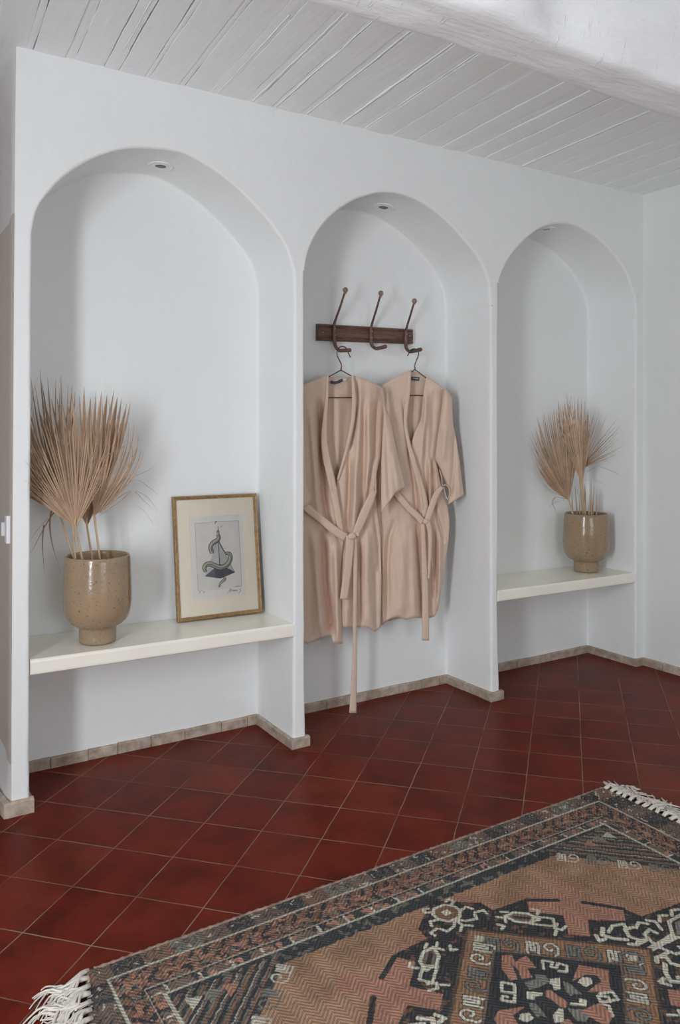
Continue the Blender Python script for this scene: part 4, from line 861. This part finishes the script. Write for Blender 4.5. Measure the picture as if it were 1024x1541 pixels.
# hexagons beside them
for sx, sy in MIR:
    R_ = lambda pts: [(sx*x, sy*y) for x, y in pts]
    u_ = np.array([.76, -.65]); v_ = np.array([.65, .76])
    loc = lambda cx, cy, pts: [tuple(np.array([cx, cy])+u_*a+v_*b) for a, b in pts]
    hx = [(-.045, 0), (-.018, .020), (.018, .020), (.045, 0), (.018, -.020), (-.018, -.020), (-.045, 0)]
    put(inside(R_(loc(.155, .262, hx))), BRN*1.1); line(R_(loc(.155, .262, hx)), .009, CREAM); line(R_(loc(.155, .262, [(-.02, 0), (.02, 0)])), .010, NAVY)
    sq = [(-.03, -.014), (.03, -.014), (.03, .018), (-.02, .018), (-.03, -.014)]
    line(R_(loc(.188, .222, sq)), .008, CREAM*.95)
    for hkp in ([(.10, .30), (.115, .285), (.105, .27)], [(.125, .31), (.14, .30)], [(.08, .275), (.09, .26), (.075, .255)], [(.20, .25), (.215, .262), (.205, .275)], [(.215, .195), (.195, .185), (.205, .17), (.225, .175)], [(.19, .175), (.175, .165)]):
        line(R_(hkp), .0085, CREAM)
    # cream tree in the side lobes
    for pts, w in (([(.333, .004), (.43, .006), (.47, .045), (.56, .05)], .010), ([(.36, .012), (.37, .045), (.40, .052), (.402, .032)], .010), ([(.345, .03), (.33, .06), (.345, .085), (.37, .080)], .011), ([(.315, .055), (.29, .075), (.275, .100), (.30, .118)], .012), ([(.27, .085), (.25, .088), (.262, .108)], .010),
                   ([(.30, .10), (.33, .112), (.36, .102), (.352, .088)], .010), ([(.375, .075), (.40, .085), (.415, .07)], .010), ([(.425, .035), (.44, .065), (.425, .08)], .010), ([(.45, .058), (.47, .075), (.49, .066)], .010), ([(.50, .058), (.52, .074), (.54, .066)], .010), ([(.33, .03), (.36, .03)], .012), ([(.305, .04), (.32, .028), (.335, .035)], .012)):
        line(R_(pts), w, CREAM)
    put(inside(R_([(.44, 0), (.48, .035), (.56, .038), (.56, 0)])), GREY)
# brown diamond frame with scrolls, and the inner navy diamond
dm = AX/.333+AY/.301; put(dm < 1, TAN); put(np.abs(dm-1) < .018, BRN*.6)
dn = AX/.226+AY/.202
for sx, sy in MIR:
    p0 = np.array([0, .301*sy]); p1 = np.array([.333*sx, 0]); u_ = (p1-p0)/np.linalg.norm(p1-p0); Ls = np.linalg.norm(p1-p0); nin = np.array([-sx*.67, -sy*.74]); nin /= np.linalg.norm(nin)
    for k in range(4):
        col = (GREY*.95, CREAM*.95)[k % 2] if sx*sy > 0 else (CREAM*.95, GREY*.95)[k % 2]
        o = p0+u_*(.050+k*.098)+nin*.027
        scroll(o+nin*.046, u_, -nin, .050, NAVY*1.2, .0115); scroll(o+nin*.046, u_, -nin, .050, col, .0065)
    fill4([(-.0, .272), (.018, .255), (0, .240), (-.018, .255)], CREAM*.8, ((1, sy),)); fill4([(.285, .0), (.268, .013), (.25, 0), (.268, -.013)], CREAM*.8, ((sx, 1),))
put(dn < 1, NAVY); put(np.abs(dn-1) < .022, BRN*.9)
s3 = 1024/344
def T3(pts, z=.01):
    r = []
    for X, Y in pts:
        p = on_z(680+X/s3, 1240+Y/s3, z); r.append((p[0]-RC[0], p[1]-RC[1]))
    return r
PS = ((1, 1), (-1, -1))
inn = [([(225, 585), (270, 580), (285, 612), (335, 585), (382, 640), (340, 640), (362, 682), (312, 692), (300, 652), (268, 620), (297, 692), (262, 697), (224, 640)], SALM), ([(570, 625), (705, 650), (708, 712), (717, 745), (608, 748), (640, 722), (672, 700), (650, 672), (600, 672), (540, 702)], SALM),
       ([(210, 832), (335, 810), (275, 852), (302, 900), (230, 930), (190, 870)], SALM), ([(585, 682), (625, 685), (632, 712), (600, 726), (565, 705)], CREAM), ([(308, 845), (350, 838), (368, 865), (340, 884), (302, 870)], CREAM), ([(325, 705), (380, 690), (372, 668), (420, 672), (440, 700), (400, 725), (350, 738)], GREY),
       ([(420, 742), (445, 738), (520, 795), (515, 820), (490, 815), (420, 765)], SALM), ([(440, 690), (485, 685), (488, 735), (460, 740), (452, 715), (440, 712)], CREAM), ([(335, 745), (410, 752), (408, 765), (375, 768), (372, 782), (338, 778)], CREAM), ([(500, 700), (520, 705), (590, 760), (545, 755), (535, 768), (510, 740)], GREY), ([(570, 775), (608, 785), (604, 815), (530, 805), (535, 795), (572, 798)], CREAM),
       ([(345, 795), (380, 800), (430, 865), (400, 850), (385, 862), (355, 825)], GREY), ([(455, 850), (482, 820), (500, 822), (505, 880), (460, 885)], CREAM), ([(520, 820), (600, 830), (628, 850), (600, 880), (560, 875)], GREY)]
for poly, col in inn: put(inside(T3(poly)), col)
for pts in ([(412, 642), (408, 605), (452, 612), (446, 634), (470, 640), (476, 618), (517, 630), (516, 658), (480, 654)], [(282, 745), (282, 715), (224, 703), (226, 745), (276, 752), (284, 752), (282, 792), (226, 784), (228, 765), (252, 768)], [(655, 765), (700, 768), (716, 790), (668, 790)], [(655, 765), (672, 800), (705, 808), (722, 855), (672, 845), (668, 825), (700, 830)]): line(T3(pts), .0075, CREAM)
for sx in (1, -1):
    put(inside([(sx*.02, -.055), (sx*.08, -.06), (sx*.07, -.10), (sx*.03, -.12)]), SALM); line([(sx*.10, -.04), (sx*.13, -.05), (sx*.12, -.075), (sx*.095, -.065)], .0075, CREAM)
# wear
C *= np.array([.88, .98, 1.0]); C *= (1+.20*(n3-.5)+.25*(n2-.5))[..., None]; C = C*.9+.1*C.mean(axis=2, keepdims=True)
nx, ny = len(xs), len(ysv)
EB = np.zeros(GX.shape)
bot = np.zeros((ny, nx, 3))
far = np.clip((GY-.60)/.064, 0, 1); leftw = np.clip((-GX-.84)/.065, 0, 1); rightw = np.clip((GX-.90)/.065, 0, 1)
WX = np.interp(GY, np.linspace(-.7, .7, 29), [.006*mnoise.noise(Vector((0, k*.9, 2))) for k in range(29)]); WY = np.interp(GX, np.linspace(-1, 1, 61), [.005*mnoise.noise(Vector((k*.8, 0, 9))) for k in range(61)])
VX = GX+RC[0]-leftw*(.010-.03*(.66-GY)*.9*0)+WX*(leftw+rightw); VY = GY+RC[1]+WY*far+.0045*GX*far
VX = VX + leftw*.035*np.clip((GY-.50)/.16, 0, 1)             # the far left corner is drawn in a little
VZ = .0075+.0016*(n3-.5)+.004*leftw*np.clip((GY-.4)/.2, 0, 1)*np.sin(GY*60)
verts = np.stack([VX, VY, VZ], -1).reshape(-1, 3)
ids = np.arange(nx*ny).reshape(ny, nx); quads = np.stack([ids[:-1, :-1], ids[:-1, 1:], ids[1:, 1:], ids[1:, :-1]], -1).reshape(-1, 4)
rim = np.r_[ids[0, :], ids[1:, -1], ids[-1, -2::-1], ids[-2:0:-1, 0]]; nb = len(rim); lowv = verts[rim].copy(); lowv[:, 2] = .0004
side = np.stack([rim, nx*ny+np.arange(nb), nx*ny+np.roll(np.arange(nb), -1), np.roll(rim, -1)], -1)
allv = np.concatenate([verts, lowv]); allf = np.concatenate([quads, side])
rug = thing('woven_rug', (RC[0], RC[1], 0), 'worn oriental rug with a navy and rust medallion on the tile floor', 'rug')
me = bpy.data.meshes.new('woven_field'); me.vertices.add(len(allv)); me.vertices.foreach_set('co', (allv-np.array([RC[0], RC[1], 0])).ravel())
me.loops.add(allf.size); me.loops.foreach_set('vertex_index', allf.ravel().astype(np.int32)); me.polygons.add(len(allf)); me.polygons.foreach_set('loop_start', np.arange(0, allf.size, 4, dtype=np.int32)); me.update(calc_edges=True)
ca = me.color_attributes.new('weave', 'FLOAT_COLOR', 'POINT'); cc = np.ones((len(allv), 4), np.float32); cc[:nx*ny, :3] = C.reshape(-1, 3); cc[nx*ny:, :3] = C.reshape(-1, 3)[rim]*.9
ca.data.foreach_set('color', cc.ravel()); me.polygons.foreach_set('use_smooth', np.ones(len(allf), bool))
def mat_rug():
    m, nt, b = new_mat('soumak weave'); at_ = N(nt, 'ShaderNodeAttribute', attribute_name='weave'); tc = N(nt, 'ShaderNodeTexCoord'); sep = N(nt, 'ShaderNodeSeparateXYZ'); lk(nt, tc.outputs['Object'], sep.inputs[0])
    f_ = math_(nt, 'FRACT', math_(nt, 'DIVIDE', math_(nt, 'ADD', sep.outputs[0], 5.0), .052)); tri = math_(nt, 'ABSOLUTE', math_(nt, 'SUBTRACT', math_(nt, 'MULTIPLY', f_, 2.0), 1.0))
    yy = math_(nt, 'ADD', sep.outputs[1], math_(nt, 'MULTIPLY', tri, .026))
    s_ = math_(nt, 'SINE', math_(nt, 'MULTIPLY', yy, 2*PI/.0125)); n = noise_tex(nt, tc.outputs['Object'], 60, 3)
    s2 = math_(nt, 'ADD', math_(nt, 'MULTIPLY', s_, .5), .5)
    fine = math_(nt, 'SINE', math_(nt, 'MULTIPLY', sep.outputs[0], 2*PI/.0052))
    k = math_(nt, 'ADD', math_(nt, 'MULTIPLY', s2, math_(nt, 'MULTIPLY', n, .95)), .60)
    mx = N(nt, 'ShaderNodeMixRGB', blend_type='MULTIPLY'); mx.inputs[0].default_value = 1; lk(nt, at_.outputs['Color'], mx.inputs[1]); cb = N(nt, 'ShaderNodeCombineXYZ')
    for i in range(3): lk(nt, k, cb.inputs[i])
    lk(nt, cb.outputs[0], mx.inputs[2]); lk(nt, mx.outputs[0], b.inputs['Base Color']); b.inputs['Roughness'].default_value = .92; b.inputs['Specular IOR Level'].default_value = .15
    hgt = math_(nt, 'ADD', s2, math_(nt, 'MULTIPLY', fine, .25)); bump(nt, b, hgt, .5, .0018); return m
me.materials.append(mat_rug()); ro = bpy.data.objects.new('woven_field', me); COL.objects.link(ro); ro.parent = rug; OFF[ro.name] = OFF[rug.name]
# stitched selvedge on the far and near edges
for yy, nm in ((RY1, 'selvedge'), (RY0, 'selvedge')):
    mb = MB(); P = []; r_ = []
    for k in range(240):
        x = RX0+.045+(RX1-RX0-.045)*k/239; w_ = np.interp(x, np.linspace(-1, 1, 61), [.005*mnoise.noise(Vector((q*.8, 0, 9))) for q in range(61)])
        P.append((x+RC[0], yy+RC[1]+(w_+.0045*x if yy > 0 else 0), .0055)); r_.append(.0042+.0018*(k % 3 == 0))
    mb.tube(P, r_, 6); mb.build(nm, simple('grey brown binding', tuple(BRN*1.25), .9, var=.5, scale=55, bstr=.3), rug)
# knotted fringe at both ends
rf_ = random.Random(4)
for sgn, n_ in ((-1, 50), (1, 50)):
    for k in range(n_):
        y = RC[1]+RY1-.006-(RY1-RY0-.012)*k/(n_-1); top_ = k < 20
        xe = np.interp(y-RC[1], [-.7, .5, .664], [RC[0]+RX0-.008, RC[0]+RX0-.008, RC[0]+RX0+.027]) if sgn < 0 else RC[0]+RX1-.002
        mb = MB(); ln = (.105 if sgn < 0 else .070)+.035*rf_.random(); lean = (rf_.random()-.5)*.07+(-.045 if sgn < 0 else .004); ns = 10 if top_ else 4; curl_ = (rf_.random()-.5)*.05
        for j in range(ns):
            o = (j-(ns-1)/2)/ns*.022; w1 = (rf_.random()-.5)*.030; w2 = (rf_.random()-.5)*.045; q = ln*(.6+.55*rf_.random()); hz = rf_.random()
            P_ = [(xe-sgn*.006, y+o*.35, .009), (xe+sgn*q*.20, y+o*.6+lean*.2, .011+.006*hz), (xe+sgn*q*.42, y+o*1.1+lean*.45+w1+curl_, .008+.008*hz), (xe+sgn*q*.66, y+o*1.4+lean*.7+w1*.4-curl_*.6, .006+.007*rf_.random()), (xe+sgn*q*.86, y+o*1.6+lean+w2, .005), (xe+sgn*q, y+o*1.8+lean*1.1+w2*1.5+curl_, .0032)]
            mb.tube(catmull(P_, 13), [.0030*(1.1-.65*(i_/12)**2) for i_ in range(13)], 5)
        mb.ball((xe+sgn*.012, y+lean*.1, .010), .0065, 8, 6, (1, 1, .7)); mb.build('fringe_tassel', 'fringe', rug)

# ------------------------------------------------------------------ light
def area(name, loc, rot, sx, sy, power, col):
    l = bpy.data.lights.new(name, 'AREA'); l.shape = 'RECTANGLE'; l.size = sx; l.size_y = sy; l.energy = power; l.color = col
    o = bpy.data.objects.new(name, l); COL.objects.link(o); o.location = loc; o.rotation_euler = rot; return o
area('daylight_left_window', (ROOM_L-.02, (WY0+WY1)/2, (WZ0+WZ1)/2), (PI/2, 0, -PI/2), WY1-WY0-.06, WZ1-WZ0-.06, 76, (.92, .96, 1.0))
area('daylight_back_window', ((BX0+BX1)/2, ROOM_B-.02, (BZ0+BZ1)/2), (PI/2, 0, 0), BX1-BX0-.08, BZ1-BZ0-.08, 27, (.91, .955, 1.0))  # ambient fill, added in the invented opening behind the viewer
W = bpy.data.worlds.new('daylight'); S.world = W; W.use_nodes = True; bg = W.node_tree.nodes['Background']; bg.inputs[0].default_value = (.80, .88, 1, 1); bg.inputs[1].default_value = .6
S.view_settings.view_transform = 'Standard'; S.view_settings.look = 'None'; S.view_settings.gamma = 1; S.view_settings.exposure = .13
try: S.view_settings.use_curve_mapping = False
except Exception: pass
S.cycles.use_denoising = True; S.cycles.max_bounces = 10; S.cycles.diffuse_bounces = 7; S.cycles.sample_clamp_indirect = 6
